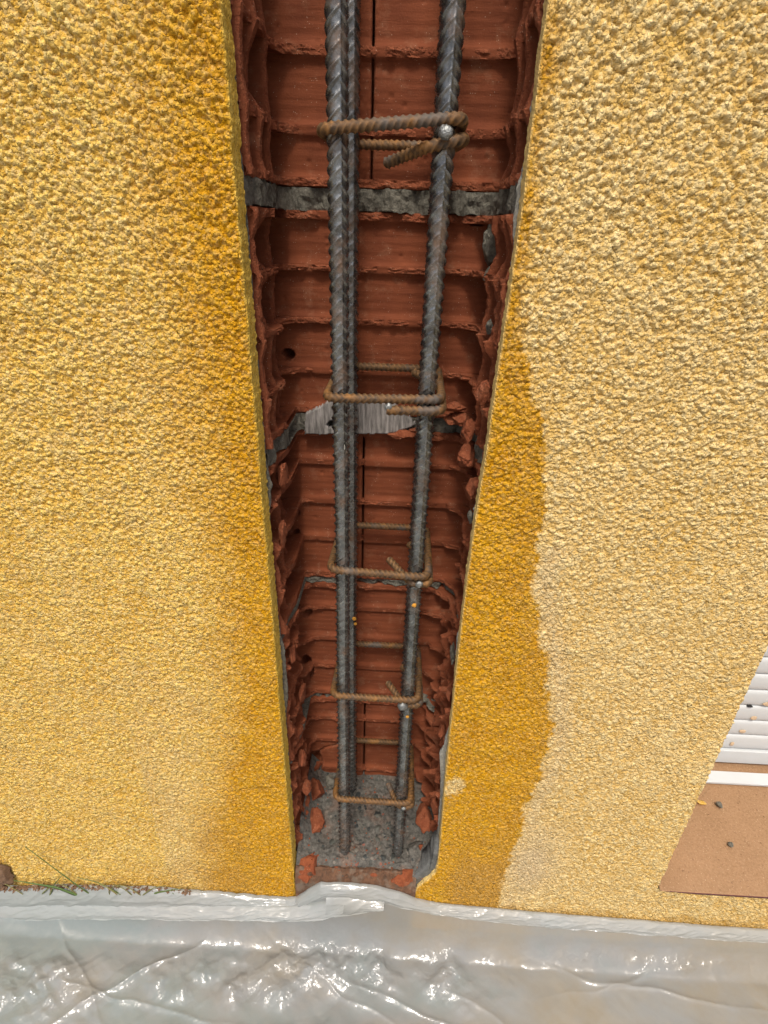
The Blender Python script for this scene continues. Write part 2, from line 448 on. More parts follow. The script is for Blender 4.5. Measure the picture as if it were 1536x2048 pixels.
# left side: where the front of the cut stands
ZL, XL = 0.0, -0.1137
def left_edge(z): return -0.1137 - 0.0016 * np.clip(vn(z * 70, 0 * z, 0, 37) - .55, 0, 1) * 2 + 0.0006 * fbm(z * 60, 0 * z, seed=31) + 0.0004 * vn(z * 400, 0 * z, 0, 32)
R_EDGE = [(.0720, 1.6), (.0722, .9291), (.0722, .8768), (.0715, .8162), (.0695, .764), (.0688, .7048), (.066, .6369), (.0648, .5585), (.065, .4668), (.0662, .3584), (.0690, .2279), (.0702, .150), (.0685, .130), (.059, .112), (.049, .096), (.045, .080), (.044, 0.0)]
def right_edge(z): return interp(R_EDGE, z) + 0.0006 * fbm(z * 70, 0 * z, seed=41) + np.where(z < .135, 0.0022 * fbm(z * 130, 0 * z, seed=43), 0)

def coat_relief(X, Z):
    wx = 0.0011 * fbm(X * 420, Z * 420, seed=71, oct=3); wz = 0.0011 * fbm(X * 420, Z * 420, seed=72, oct=3)
    x, z = X + wx, Z + wz
    f1, f2, r1 = worley(x / 0.0043, z / 0.0038, 11)
    g1 = np.sqrt(np.clip(1 - (f1 * (1.25 + 0.7 * r1)) ** 2, 0, 1)) * (0.25 + 0.75 * r1)
    k1, k2, r2 = worley(x / 0.0023 + 7.3, z / 0.0020, 12)
    g2 = np.sqrt(np.clip(1 - (k1 * 1.5) ** 2, 0, 1)) * (0.2 + 0.8 * r2)
    b1, b2, r3 = worley(x / 0.017, z / 0.016, 13)
    big = np.where(r3 > 0.80, np.clip(1 - b1 / 0.33, 0, 1) ** 0.6, 0) * r3
    top = np.clip((Z - 0.55) / 0.3, 0, 1)
    coarse = fbm(X * 55, Z * 55, seed=73, oct=3)
    fine = fbm(X * 900, Z * 900, seed=74, oct=2)
    h = 0.0025 * g1 + 0.0013 * g2 + 0.0016 * big * (0.3 + 0.9 * top) + 0.0010 * coarse + 0.0006 * fine
    h = h * (0.84 + 0.12 * top)
    gr = np.clip((g1 * 0.9 + 0.5 * g2) * (0.4 + r1) + big * 0.5 - 0.12 + 0.25 * coarse, 0, 1)  # rises with relief height: lit grain tops and shaded recesses put into the colour
    return h, gr

def stains(X, Z, side):
    n1 = fbm(X * 40, Z * 40, seed=81, oct=4); n2 = fbm(X * 260, Z * 260, seed=82, oct=3)
    if side > 0:
        e = interp(WET_R, Z) + np.where(Z > .8, .0025, 0)
        soft = np.where(Z > 0.79, 0.006, 0.0018)
        d = (e - X) + 0.007 * n1 + 0.0055 * n2
        wet = np.clip(d / soft * 0.5 + 0.5, 0, 1)
        wet = np.maximum(wet, 0.55 * np.clip((0.072 - Z + 0.012 * n1) / 0.012, 0, 1) * (X > 0.155))
        # two pale, unstained scabs on the edge and a missed islet
        sc = np.hypot((X - 0.078) / 0.013, (Z - 0.300 - 0.4 * (X - .078)) / 0.018)
        wet *= np.clip((sc + 0.35 * n2 - 0.75) / 0.25, 0, 1)
        wet = np.where(np.hypot((X - 0.140) / .010, (Z - .548) / .020) + 0.5 * n2 < 0.7, 0.85 * wet, wet)
        pale = np.exp(-((X - 0.185) / .03) ** 2 - ((Z - .16) / .07) ** 2) * 1.1
        pale = np.maximum(pale, 0.55 * np.clip(1 - np.abs(X - e - 0.012) / 0.018, 0, 1) * (Z < .62))
        pale = np.clip(pale + 0.15 * n1, 0, 1)
        brown = np.clip((0.22 - Z) / 0.08 + 0.5 * n1, 0, 1) * np.clip((X - .078) / .02, 0, 1)
        brown = np.maximum(brown, 0.35 * np.clip(1 - np.abs(e - X - .01) / .02, 0, 1))
    else:
        e = interp(WET_L, Z)
        soft = np.where(Z > 0.6, 0.032, 0.030)
        d = (X - e) + 0.018 * n1 + 0.008 * n2
        wet = np.clip(d / soft * 0.5 + 0.5, 0, 1)
        wet = np.clip(wet * 0.98, 0, 1)
        base = np.clip((0.13 - Z + 0.03 * n1) / 0.10, 0, 1) * 0.5 * (X > -.36)
        wet = np.maximum(wet, base)
        pale = np.clip(0.25 * (n1) + 0.30 * np.clip((0.5 - Z) / 0.3, 0, 1) * (X > -.28), 0, 1)
        brown = np.clip((0.26 - Z) / 0.25 + 0.4 * n1, 0, 0.7) * np.clip((-.150 - X) / .03, 0, 1)
    return wet, np.clip(brown, 0, 1), pale

def coat(xs_fn, zs, ncut, edge_fn, side, name, label, edge_round=0.0014):
    """front sheet with relief, then the sawn side face going 20 mm into the wall"""
    nz = len(zs)
    W = xs_fn(zs)                       # (nz, nx) x positions, first column at the edge
    nx = W.shape[1]
    Zg = np.repeat(zs[:, None], nx, 1)
    h, gr = coat_relief(W, Zg)
    d = np.abs(W - W[:, :1])
    fade = np.clip(d / 0.004, 0, 1) ** 0.7
    h = h * (0.35 + 0.65 * fade)
    Yg = -h + 0.0012 * (1 - np.clip(d / edge_round, 0, 1)) ** 2
    # lateral roughness of grains (gives overhang)
    lat = 0.0007 * fbm(W * 500, Zg * 500, seed=90, oct=2) * fade
    Xg = W + lat
    Zd = Zg + 0.0007 * fbm(W * 500, Zg * 500, seed=91, oct=2)
    wet, br, pale = stains(W, Zg, side)
    V = [np.stack([Xg, Yg, Zd], -1).reshape(-1, 3)]
    A = {"wet": [wet.ravel()], "brown": [br.ravel()], "pale": [pale.ravel()], "grain": [gr.ravel()],
         "cut": [np.clip(1 - d / 0.0012, 0, 1).ravel() * 0.8], "rightside": [np.full(W.size, 1.0 if side > 0 else 0.0)]}
    Fq = [gq(nz, nx, 0, flip=(side < 0))]
    # cut face
    t = np.linspace(0, 1, ncut)
    y = Yg[:, :1] + (0.0205 - Yg[:, :1]) * t[None, :]
    zc = np.repeat(zs[:, None], ncut, 1)
    rough = 0.0005 * fbm(zc * 300, y * 300, seed=95, oct=3) + 0.0003 * np.clip(fbm(zc * 900, y * 900, seed=96, oct=2), 0, 1)
    rough += np.where((t[None, :] > .9), 0.0006 * fbm(zc * 350, 0 * zc, seed=97, oct=2), 0)
    xc = Xg[:, :1] + (side > 0) * .0014 * t[None, :] - side * rough * np.minimum(1, t[None, :] * 8)
    V.append(np.stack([xc, y, zc], -1).reshape(-1, 3))
    for k in ("wet", "brown", "pale"): A[k].append(np.repeat({"wet": wet, "brown": br, "pale": pale}[k][:, :1], ncut, 1).ravel())
    A["grain"].append(np.zeros(xc.size)); A["cut"].append(np.ones(xc.size)); A["rightside"].append(np.full(xc.size, 1.0 if side > 0 else 0.0))
    Fq.append(gq(nz, ncut, nz * nx, flip=(side > 0)))
    # outer (far) side closes backwards
    o = mesh(name, np.concatenate(V), Fq, MAT_COAT, wall, {k: np.concatenate(v) for k, v in A.items()})
    if label: o["label"] = label
    return o

def spaced(a, b, d0, d1):
    out = [a]; s = 1 if b > a else -1
    L = abs(b - a)
    while abs(out[-1] - a) < L:
        f = abs(out[-1] - a) / L
        out.append(out[-1] + s * (d0 + (d1 - d0) * f))
    out[-1] = b
    return np.array(out)

zs = np.concatenate([np.arange(0.0, 0.62, 0.00150), np.arange(0.62, 1.03, 0.00095), np.linspace(1.035, 1.6, 40)])
xl = np.concatenate([spaced(0, .16, .00085, .0012), spaced(.16, .47, .0012, .0020)[1:], np.linspace(.48, 1.2, 20)])
def xsL(z): return left_edge(z)[:, None] - xl[None, :]
coat(xsL, zs, 22, left_edge, -1, "render_coat", "left render coat, yellow towards its cut edge")

JX = 0.3495
zr = zs[zs >= 0.1282]; zr[0] = 0.1282
ur = spaced(0, 1.0, 1.0, 1.0)
ur = np.concatenate([spaced(0, .14, .00085, .0011), spaced(.14, .28, .0011, .0014)[1:]]); ur = ur / ur[-1]
def xsR(z):
    e = right_edge(z)[:, None]
    return e + (JX - e) * ur[None, :]
coat(xsR, zr, 14, right_edge, 1, "render_coat", "right render coat with a sharp edged damp stain")
zb = zs[zs <= 0.1282]; zb = np.append(zb[:-1], 0.1282)
ub = np.concatenate([spaced(0, .50, .0010, .0018), np.linspace(.52, 1.5, 30)])
def xsB(z): return right_edge(z)[:, None] + ub[None, :]
coat(xsB, zb, 14, right_edge, 1, "render_coat", "render strip under the window sill")

# plain box helper -------------------------------------------------
def boxvf(x0, x1, y0, y1, z0, z1):
    V = np.array([(x, y, z) for x in (x0, x1) for y in (y0, y1) for z in (z0, z1)], float)
    F = np.array([(0, 1, 3, 2), (4, 6, 7, 5), (0, 4, 5, 1), (2, 3, 7, 6), (0, 2, 6, 4), (1, 5, 7, 3)])
    return V, F
def box(name, b, mat, parent=None, bevel=0.0, smooth=False):
    V, F = boxvf(*b)
    o = mesh(name, V, F, mat, parent, smooth=smooth)
    if bevel:
        md = o.modifiers.new("bevel", 'BEVEL'); md.width = bevel; md.segments = 2; md.limit_method = 'NONE'
    return o
def boxes(name, bs, mat, parent=None):
    Vs, Fs, n = [], [], 0
    for b in bs:
        V, F = boxvf(*b); Vs.append(V); Fs.append(F + n); n += 8
    return mesh(name, np.concatenate(Vs), np.concatenate(Fs), mat, parent, smooth=False)

# window reveal: left cheek, right pier, wall core away from the chase
def coatbox(name, b, parent=wall):
    V, F = boxvf(*b)
    n = len(V)
    return mesh(name, V, F, MAT_COAT, parent, {"wet": np.zeros(n), "cut": np.zeros(n), "grain": np.full(n, .3)}, smooth=False)
coatbox("window_reveal", (JX - .012, JX - .0003, 0.0015, .30, .1320, 1.6))
coatbox("window_reveal", (1.25, 1.9, -.001, .30, 0, 1.6))
boxes("wall_core", [(-1.25, -.20, .145, .30, 0, 1.6), (.16, .336, .145, .30, 0, 1.6), 
                    (.16, 1.9, .022, .30, 0, .110), (-1.35, -1.31, 0, .3, 0, 1.6)], MAT_MORTAR, wall)

boxes('inner_brick', [(-.20, .16, .185, .30, 0, 1.6)], MAT_CLAY, wall)

# ------------------------------------------------------------------ hollow bricks
def sheet(name, P, D, L, T, th, mat, parent, n_row=7, n_edge=6, rough=0.0018, seed=1, chips=0.0, attr_broken=1.0, warp=0.0006, jag=1.0, lumpy=1.0):
    """a plate broken along one long edge. P: (n,3) root line; D: (n,3) unit direction to the edge; L: (n,) length;
    T: unit vector across the thickness."""
    P = np.asarray(P, float); D = np.asarray(D, float); L = np.asarray(L, float); T = np.asarray(T, float)
    n = len(P)
    arc = np.concatenate([[0], np.cumsum(np.linalg.norm(np.diff(P + D * L[:, None], axis=0), axis=1))])
    top_s = 1 - (1 - np.linspace(0, 1, n_row)) ** 1.6
    rows = []; brk = []
    def edge_noise(t):
        w = fbm(arc * 160, t * 3.0 + 0 * arc, seed=seed, oct=4)
        b = fbm(arc * 55, 0 * arc, seed=seed + 3, oct=3) * 1.2
        c = np.abs(vn(arc * 90, 0 * arc, 0, seed + 5)) ** 3
        return jag * rough * (w + b) - chips * c
    for s in top_s[:-1]:
        e = edge_noise(0.0)
        q = P + D * ((L + e) * s)[:, None]
        wv = warp * fbm(arc * 60, 0 * arc + s * 4, seed=seed + 7, oct=3)
        rows.append(q + T * (th / 2 + wv)[:, None] if np.ndim(wv) else q + T * th / 2); brk.append(np.full(n, max(0, (s - .93)) * 8))
    ts = np.linspace(1, -1, n_edge)
    for k, t in enumerate(ts):
        e = edge_noise((1 - t) * 0.5)
        bul = 0.0006 * (1 - t * t) + 0.0005 * fbm(arc * 700, 0 * arc + t * 3, seed=seed + 9, oct=2)
        wv = lumpy * 0.35 * th * 0.25 * fbm(arc * 120, 0 * arc + t, seed=seed + 11, oct=3)
        rows.append(P + D * (L + e + bul)[:, None] + T * (t * th / 2 + wv)[:, None]); brk.append(np.full(n, attr_broken))
    for s in top_s[:-1][::-1]:
        e = edge_noise(1.0)
        q = P + D * ((L + e) * s)[:, None]
        wv = warp * fbm(arc * 60, 0 * arc + s * 4, seed=seed + 8, oct=3)
        rows.append(q - T * (th / 2 + wv)[:, None]); brk.append(np.full(n, max(0, (s - .93)) * 8))
    V = np.stack(rows, 0)
    R = V.shape[0]
    F = gq(R, n)
    # end caps
    o = mesh(name, V.reshape(-1, 3), F, mat, parent, {"broken": np.stack(brk).ravel()}, smooth=False)
    return o

def resample(pts, step):
    pts = np.array(pts, float)
    # smooth with Catmull-Rom style: dense linear then moving average
    seg = np.linalg.norm(np.diff(pts, axis=0), axis=1); s = np.concatenate([[0], np.cumsum(seg)])
    n = int(s[-1] / step)
    t = np.linspace(0, s[-1], n)
    q = np.stack([np.interp(t, s, pts[:, k]) for k in range(pts.shape[1])], 1)
    w = max(3, int(0.008 / step)) | 1
    pad = np.concatenate([np.repeat(q[:1], w // 2, 0), q, np.repeat(q[-1:], w // 2, 0)])
    ker = np.ones(w) / w
    return np.stack([np.convolve(pad[:, k], ker, 'valid') for k in range(q.shape[1])], 1)

YB = 0.140            # face of the back shell
def ledge(name, z, th, stub, parent, mat, seed, le=(-.108, .005), re=(.068, .006), corner=0.0, rough=.0018, chips=0.003, xl_in=-.099, xr_in=.065, lshift=0, rshift=0, jag=1.0):
    """horizontal web (or mortar bed) left standing: thin stub along the back, flaring to the cut at both sides"""
    yb = YB - stub
    c = corner
    out = [(le[0], .0235), (le[0] + .001, .05), (le[0] + .004 + c * .3, .085), (xl_in + lshift, .110), (xl_in + lshift + .002 + c * .5, .126 - c * .2),
           (xl_in + .009 + c, yb - .001), (xl_in + .018 + c * 1.5, yb), (0, yb), (xr_in - .018 - c * 1.5, yb), (xr_in - .009 - c, yb - .001),
           (xr_in + rshift - .002 - c * .4, .124), (xr_in + rshift, .108), (re[0] - .003, .08), (re[0] - .001, .05), (re[0], .0235)]
    q = resample(out, .0010)
    n = len(q)
    # root points
    root = np.zeros((n, 3))
    xl_, xr_ = xl_in + .012, xr_in - .012
    for i, (x, y) in enumerate(q):
        rx = min(x, le[0]) - .05 if x < xl_ else (max(x, re[0]) + .05 if x > xr_ else x)
        if x < xl_:
            f = np.clip((y - .0235) / (yb - .0235), 0, 1); rx = -.16 + (xl_ + .16) * f ** 3; ry = y + (YB + .004 - yb) * f ** 2
        elif x > xr_:
            f = np.clip((y - .0235) / (yb - .0235), 0, 1); rx = .12 + (xr_ - .12) * f ** 3; ry = y + (YB + .004 - yb) * f ** 2
        else:
            ry = YB + .004
        root[i] = (rx, ry, z)
    E = np.column_stack([q, np.full(n, z)])
    d = E - root; L = np.linalg.norm(d, axis=1); D = d / L[:, None]
    return sheet(name, root, D, L, (0, 0, 1), th, mat, parent, seed=seed, rough=rough, chips=chips, jag=jag, lumpy=2.6 if mat is MAT_MORTAR else 1.0)

def upright(name, y, side, edges, z0, z1, th, parent, seed, mat=None, rough=.0015, chips=.002, jag=1.0):
    """vertical web parallel to the wall face, broken along a vertical edge; edges: list of (x, z)"""
    n = max(8, int((z1 - z0) / .0011))
    z = np.linspace(z0, z1, n)
    xe = interp(edges, z)
    xr = -.165 if side < 0 else .125
    P = np.column_stack([np.full(n, xr), np.full(n, y), z])
    D = np.tile(np.array([1.0 if side < 0 else -1.0, 0, 0]), (n, 1))
    return sheet(name, P, D, np.abs(xe - xr), (0, -1.0 if side < 0 else 1.0, 0), th, mat or MAT_CLAY, parent, seed=seed, rough=rough, chips=chips, jag=jag)

def backshell(name, x0, x1, z0, z1, webs, parent, seed, crack=None, hole=None, thick=.008):
    dx = .0014
    xs = np.linspace(x0, x1, int((x1 - x0) / dx)); z = np.linspace(z0, z1, int((z1 - z0) / dx))
    X, Z = np.meshgrid(xs, z)
    h = 0.0004 * fbm(X * 25, Z * 60, seed=seed, oct=3)
    h += 0.00012 * np.sin(Z * 900 + 3 * fbm(X * 10, Z * 10, seed=seed + 1))
    # cell walls swell towards each web
    for w in webs:
        dd = np.abs(Z - w) - .0035
        h += 0.0035 * np.clip(1 - np.clip(dd, 0, 1) / .006, 0, 1) ** 2.2
    # slight bow per cell
    # chips
    f1, f2, r = worley(X / .011, Z / .011, seed + 3)
    h -= np.where((r > .93) & (f1 < .25), .0016 * (1 - f1 / .25), 0)
    # ragged brick ends at vertical joints
    ed = np.minimum(X - x0, x1 - X)
    h -= 0.0018 * np.clip(1 - ed / (.0022 + .0015 * vn(Z * 300, 0 * Z, 0, seed + 4)), 0, 1) ** 2
    br = np.clip(1 - ed / .0025, 0, 1) * .7
    if crack is not None:
        c = np.array(crack); zc = np.interp(X, c[:, 0], c[:, 1]); inx = (X > c[0, 0]) & (X < c[-1, 0])
        dd = np.abs(Z - zc - .0006 * fbm(X * 300, 0 * X, seed=seed + 6))
        h -= np.where(inx & (dd < .0016), .006, 0)
        h += np.where(inx & (Z < zc), .0012, 0)
    if hole is not None:
        for (hx, hz, ra, rb) in hole:
            dd = np.hypot((X - hx) / ra, (Z - hz) / rb) + .35 * fbm(X * 150, Z * 150, seed=seed + 8)
            h -= np.where(dd < 1, .03, 0)
            br = np.maximum(br, np.clip(1.25 - np.abs(dd - 1) * 3, 0, 1) * .8)
    Yg = YB - h
    nr, nc = X.shape
    V = [np.stack([X, Yg, Z], -1).reshape(-1, 3)]
    F = [gq(nr, nc)]
    # rim going back
    loop = np.concatenate([np.arange(nc), np.arange(1, nr) * nc + nc - 1, (nr - 1) * nc + np.arange(nc - 2, -1, -1), np.arange(nr - 2, 0, -1) * nc])
    Vb = V[0][loop].copy(); Vb[:, 1] = YB + thick
    base = nr * nc; m_ = len(loop)
    F.append(np.column_stack([loop, np.arange(m_) + base, np.roll(np.arange(m_), -1) + base, np.roll(loop, -1)]))
    V.append(Vb)
    br = np.concatenate([br.ravel(), np.zeros(m_)])
    return mesh(name, np.concatenate(V), F, MAT_CLAY, parent, {"broken": br})

# courses: (z0, z1, webs, x of the vertical joint, roundness of the cell corners, raggedness)
COURSES = [
    (1.0875, 1.2870, (1.1376, 1.1875, 1.2374), None, 0.0, .5),
    (0.8875, 1.0855, (0.9286, 0.9803, 1.0330), -.0346, 0.0, .5),
    (0.6860, 0.8700, (0.7302, 0.7779, 0.8239), None, .007, .9),
    (0.4830, 0.6685, (0.5367, 0.5853, 0.6324), -.0388, .010, 1.3),
    (0.2905, 0.4740, (0.3410, 0.3878, 0.4373), None, .010, 1.5),
    (0.0900, 0.2825, (0.1400, 0.1990, 0.2440), -.0332, .008, 1.5),
]
LW = [(.031, -.1112), (.064, -.1100), (.097, -.1115)]      # y and mean edge x of the three upright webs, left
RW = [(.0285, .0735), (.060, .0730), (.094, .0720)]        # right
CL = [-.114, -.114, -.121, -.125, -.118, -.118]     # where the cells end at the back, left and right
CR = [.080, .080, .071, .074, .064, .060]
sd = 100
rs = np.random.default_rng(21)
for ci, (z0, z1, webs, vj, rnd, rag) in enumerate(COURSES):
    cl, cr_ = CL[ci], CR[ci]
    wl_ = list(webs) + [z0 + .0035, z1 - .0035]
    crack = [(-.1136, .1551), (-.0906, .1785), (-.0685, .1877), (-.0538, .1899), (-.0345, .1882)] if ci == 5 else None
    holes = None
    if ci == 2: holes = [(-.1145, .744, .006, .005), (.058, .8655, .014, .003)]
    if ci == 3: holes = [(-.116, .532, .006, .012), (-.118, .568, .007, .006)]
    if ci == 4: holes = [(-.108, .425, .007, .009), (-.112, .333, .010, .018)]
    if ci == 5: holes = [(-.105, .150, .010, .02)]
    spans = [(-.17, .13)] if vj is None else [(-.17, vj - .0011), (vj + .0011, .13)]
    for si, (xa, xb) in enumerate(spans):
        sd += 20
        b = backshell("brick", xa, xb, z0, z1, wl_, wall, sd, crack if si == 0 else None, holes if si == 0 else None)
        if si > 0: continue
        # webs and shells that cross the whole chase hang on this brick
        for wi, w in enumerate(webs):
            sd += 11
            ledge("web", w, .0064 - .0014 * (ci > 1), (.0040 if ci < 3 else .0018) + .0020 * rs.random(), b, MAT_CLAY, sd, le=(-.1128, 0), re=(.0735 - .0015 * rag, 0), corner=rnd, xl_in=cl + .002, xr_in=cr_ - .002,
                  rough=.0011 + .0009 * rag, chips=.003 + .003 * rag, lshift=rs.uniform(-.003, .003) * rag, rshift=rs.uniform(-.005, .003) * rag)
        for wi, w in enumerate((z0 + .0036, z1 - .0036)):
            sd += 11
            ledge("shell", w, .0062, (.0045 if ci < 3 else .0020) + .002 * rs.random(), b, MAT_CLAY, sd, le=(-.1130, 0), re=(.0735, 0), corner=rnd * .7, xl_in=cl + .001, xr_in=cr_ - .001,
                  rough=.0013 + .0008 * rag, chips=.004, lshift=rs.uniform(-.002, .003) * rag, rshift=rs.uniform(-.003, .003) * rag)
        nodes = [z0 + .004] + list(webs) + [z1 - .004]
        for k, (y, x) in enumerate(LW):
            sd += 11
            if ci > 1: x = x + (cl + .005 - x) * (0, .35, 1)[k]
            e = []
            for a, c in zip(nodes[:-1], nodes[1:]):
                hgt = c - a
                dp = (rs.uniform(.000, .0016) + (.0012 if ci > 2 else 0)) * rag
                if rs.random() < .18 * rag: dp += rs.uniform(.004, .010)
                e += [(x + .0015, a), (x - dp, a + hgt * .28), (x - dp * rs.uniform(.6, 1.2), a + hgt * .62), (x + .0015 + rs.uniform(0, .003) * rag, c)]
            upright("web", y, -1, e, z0 + .001, z1 - .001, .0062, b, sd, rough=.0003 + (.0011 * rag if ci > 1 else .0002), chips=.002 * rag, jag=1)
        for k, (y, x) in enumerate(RW):
            sd += 11
            xx = x + (cr_ - .002 - x) * (.15, .5, 1)[k] if ci > 1 else x
            e = []
            for a, c in zip(nodes[:-1], nodes[1:]):
                hgt = c - a
                dp = rs.uniform(.000, .005) * rag
                if rs.random() < .25 * rag: dp += rs.uniform(.004, .012)
                e += [(xx - .002, a), (xx + dp, a + hgt * .3), (xx + dp * rs.uniform(.5, 1.3), a + hgt * .6), (xx - .002 - rs.uniform(0, .006) * rag, c)]
            upright("web", y, 1, e, z0 + .001, z1 - .001, .0062, b, sd, rough=.0005 + (.0013 * rag if ci > 1 else .0002), chips=.003 * rag, jag=1)

# mortar beds
J = [(1.0865, .0016, .010), (.8787, .0165, .0080), (.6772, .0160, .0040), (.4785, .0070, .0030), (.2865, .0062, .0022), (.086, .007, .006)]
for k, (z, th, stub) in enumerate(J):
    sd += 13
    o = ledge("mortar_joint", z, th, stub, wall, MAT_MORTAR, sd, le=(-.1134, 0), re=(.0755, 0), corner=0.0 if k < 2 else .010, rough=.0030, chips=.009, xl_in=(-.114, -.114, -.121, -.128, -.124, -.12)[k], xr_in=(.08, .077, .082, .078, .070, .07)[k],
              lshift=-.001 if k < 2 else .003, rshift=-.002)
# bonding mortar standing behind the render, right and left
upright("bedding_mortar", .0232, 1, [(.0725, .05), (.0712, .12), (.0698, .2), (.0662, .35), (.0685, .37), (.0735, .39), (.073, .42), (.0668, .46), (.0660, .50), (.072, .52), (.0725, .6), (.0668, .64), (.0735, .68), (.0745, .74), (.0745, .85), (.0716, .87), (.0716, .885), (.0755, .90), (.0755, 1.2)], .05, 1.2, .0030, wall, 900, MAT_MORTAR_PALE, rough=.0010, chips=.001)
upright("bedding_mortar", .0232, -1, [(-.1150, 1.2), (-.1150, .68), (-.1108, .655), (-.1150, .62), (-.1150, .50), (-.1105, .465), (-.1108, .40), (-.1150, .37), (-.1150, .2), (-.1150, .05)], .05, 1.2, .0030, wall, 910, MAT_MORTAR, rough=.0009, chips=.001)

# irregular lumps -----------------------------------------------------
def lump(name, c, r, mat, parent=None, seed=1, n=22, amp=.35, flat=1.0, rot=0.0, facets=True, loc=None, smooth=False):
    th = np.linspace(0, math.pi, n); ph = np.linspace(0, 2 * math.pi, 2 * n, endpoint=False)
    T, Pp = np.meshgrid(th, ph, indexing='ij')
    d = np.stack([np.sin(T) * np.cos(Pp), np.sin(T) * np.sin(Pp), np.cos(T)], -1)
    k = 1 + amp * fbm(d[..., 0] * 1.6 + seed, d[..., 1] * 1.6, d[..., 2] * 1.6, seed=seed, oct=4, gain=.55)
    if facets:      # clip by random planes for broken faces
        rr = np.random.default_rng(seed)
        for _ in range(9):
            nn = rr.normal(size=3); nn /= np.linalg.norm(nn)
            pr = (d * nn).sum(-1) * k; lim = rr.uniform(.55, .85)
            k = np.where(pr > lim, k * lim / np.maximum(pr, 1e-6) * (1 + 0.02 * fbm(d[..., 0] * 9, d[..., 1] * 9, d[..., 2] * 9, seed=seed + 2)), k)
    V = d * k[..., None] * np.array(r)
    ca, sa = math.cos(rot), math.sin(rot)
    V = V @ np.array([[ca, sa, 0], [-sa, ca, 0], [0, 0, 1]])
    V = V.reshape(-1, 3) + np.array(c)
    return mesh(name, V, gq(n, 2 * n, 0, flip=True, wrap=True) if False else _wrapq(n, 2 * n), mat, parent, {"broken": np.ones(len(V))}, smooth=smooth, loc=loc)
def _wrapq(nr, nc):
    i = np.arange(nr * nc).reshape(nr, nc); j = np.roll(i, -1, 1)
    return np.stack([i[:-1], i[1:], j[1:], j[:-1]], -1).reshape(-1, 4)

lump("mortar_lump", (.0700, .116, .846), (.0085, .018, .020), MAT_MORTAR, wall, 5, n=34, amp=.9)
lump("mortar_lump", (.0700, .103, .826), (.0045, .008, .007), MAT_MORTAR, wall, 6, n=22, amp=.9)
lump("mortar_lump", (.0700, .070, .786), (.0035, .008, .006), MAT_MORTAR, wall, 8, amp=.9)
lump("mortar_lump", (.060, .125, .292), (.010, .012, .006), MAT_MORTAR, wall, 9, amp=.9)
lump("mortar_lump", (.045, .132, .295), (.011, .008, .005), MAT_MORTAR, wall, 10, amp=.9)
lump("mortar_lump", (.0680, .040, .625), (.003, .010, .007), MAT_MORTAR, wall, 13, amp=.9)
lump("mortar_lump", (.0660, .045, .455), (.003, .010, .016), MAT_MORTAR, wall, 14, amp=1.0)
# rubble of broken web ends at the second bed, right
for k, (x, y, z, a, b, c, s) in enumerate([(.052, .118, .704, .012, .012, .006, 31), (.058, .112, .694, .009, .012, .006, 32), (.064, .09, .690, .008, .014, .010, 33),
                                           (.062, .066, .672, .008, .014, .010, 34), (.066, .045, .65, .006, .012, .013, 35), (.050, .120, .690, .010, .010, .004, 36),
                                           (.066, .035, .74, .006, .01, .012, 37), (-.106, .05, .655, .006, .012, .012, 38), (-.108, .04, .60, .005, .01, .014, 39),
                                           (-.1075, .045, .44, .006, .016, .018, 40), (-.104, .07, .36, .006, .016, .020, 41), (-.105, .05, .27, .006, .014, .02, 42), (-.104, .06, .20, .008, .014, .018, 43),
                                           (.064, .05, .33, .006, .012, .014, 44), (.066, .045, .25, .006, .012, .015, 45), (.066, .05, .19, .007, .016, .02, 46), (.0665, .04, .40, .005, .01, .012, 47)]):
    if z < .5: a, b, c = a * .8, b * .8, c * .62
    lump("broken_web", (x, y, z), (a, b, c), MAT_CLAY, wall, s, amp=.6, smooth=False)

# striated mortar patch left on the back at the second bed
def patch(name, poly, y, th, mat, parent, seed, step=.0011, holes=()):
    P = np.array(poly); x0, z0 = P.min(0); x1, z1 = P.max(0)
    xs = np.arange(x0 - .003, x1 + .003, step); z = np.arange(z0 - .003, z1 + .003, step)
    X, Z = np.meshgrid(xs, z)
    Xn = X + .0012 * fbm(X * 180, Z * 180, seed=seed); Zn = Z + .0012 * fbm(X * 180, Z * 180, seed=seed + 1)
    ins = np.zeros(X.shape, bool)
    n = len(P)
    for i in range(n):
        (xa, za), (xb, zb_) = P[i], P[(i + 1) % n]
        cond = ((za > Zn) != (zb_ > Zn)) & (Xn < (xb - xa) * (Zn - za) / (zb_ - za + 1e-12) + xa)
        ins ^= cond
    for hx, hz, ra, rb in holes:
        ins &= np.hypot((X - hx) / ra, (Z - hz) / rb) + .3 * fbm(X * 200, Z * 200, seed=seed + 4) > 1
    Yg = np.where(ins, y - th + .0004 * fbm(X * 90, Z * 30, seed=seed + 3), y + .003)
    keep = ins.copy()
    k2 = keep.copy()
    k2[1:] |= keep[:-1]; k2[:-1] |= keep[1:]; k2[:, 1:] |= keep[:, :-1]; k2[:, :-1] |= keep[:, 1:]
    q = gq(*X.shape); kf = k2.ravel()[q].all(1); q = q[kf]
    u, inv = np.unique(q, return_inverse=True)
    V = np.stack([X, Yg, Z], -1).reshape(-1, 3)[u]
    return mesh(name, V, inv.reshape(-1, 4), mat, parent, {"broken": np.ones(len(u))})
patch("mortar_patch", [(-.0985, .6872), (-.084, .6945), (-.070, .7040), (-.060, .7060), (-.0325, .7040), (-.0068, .7010), (.0080, .6890), (.0156, .6800), (-.002, .6730), (-.012, .6695), (-.0425, .6680), (-.1000, .6650)],
      YB - .0085, .0035, MAT_STRIATED, wall, 55, holes=[(-.068, .677, .008, .004)])
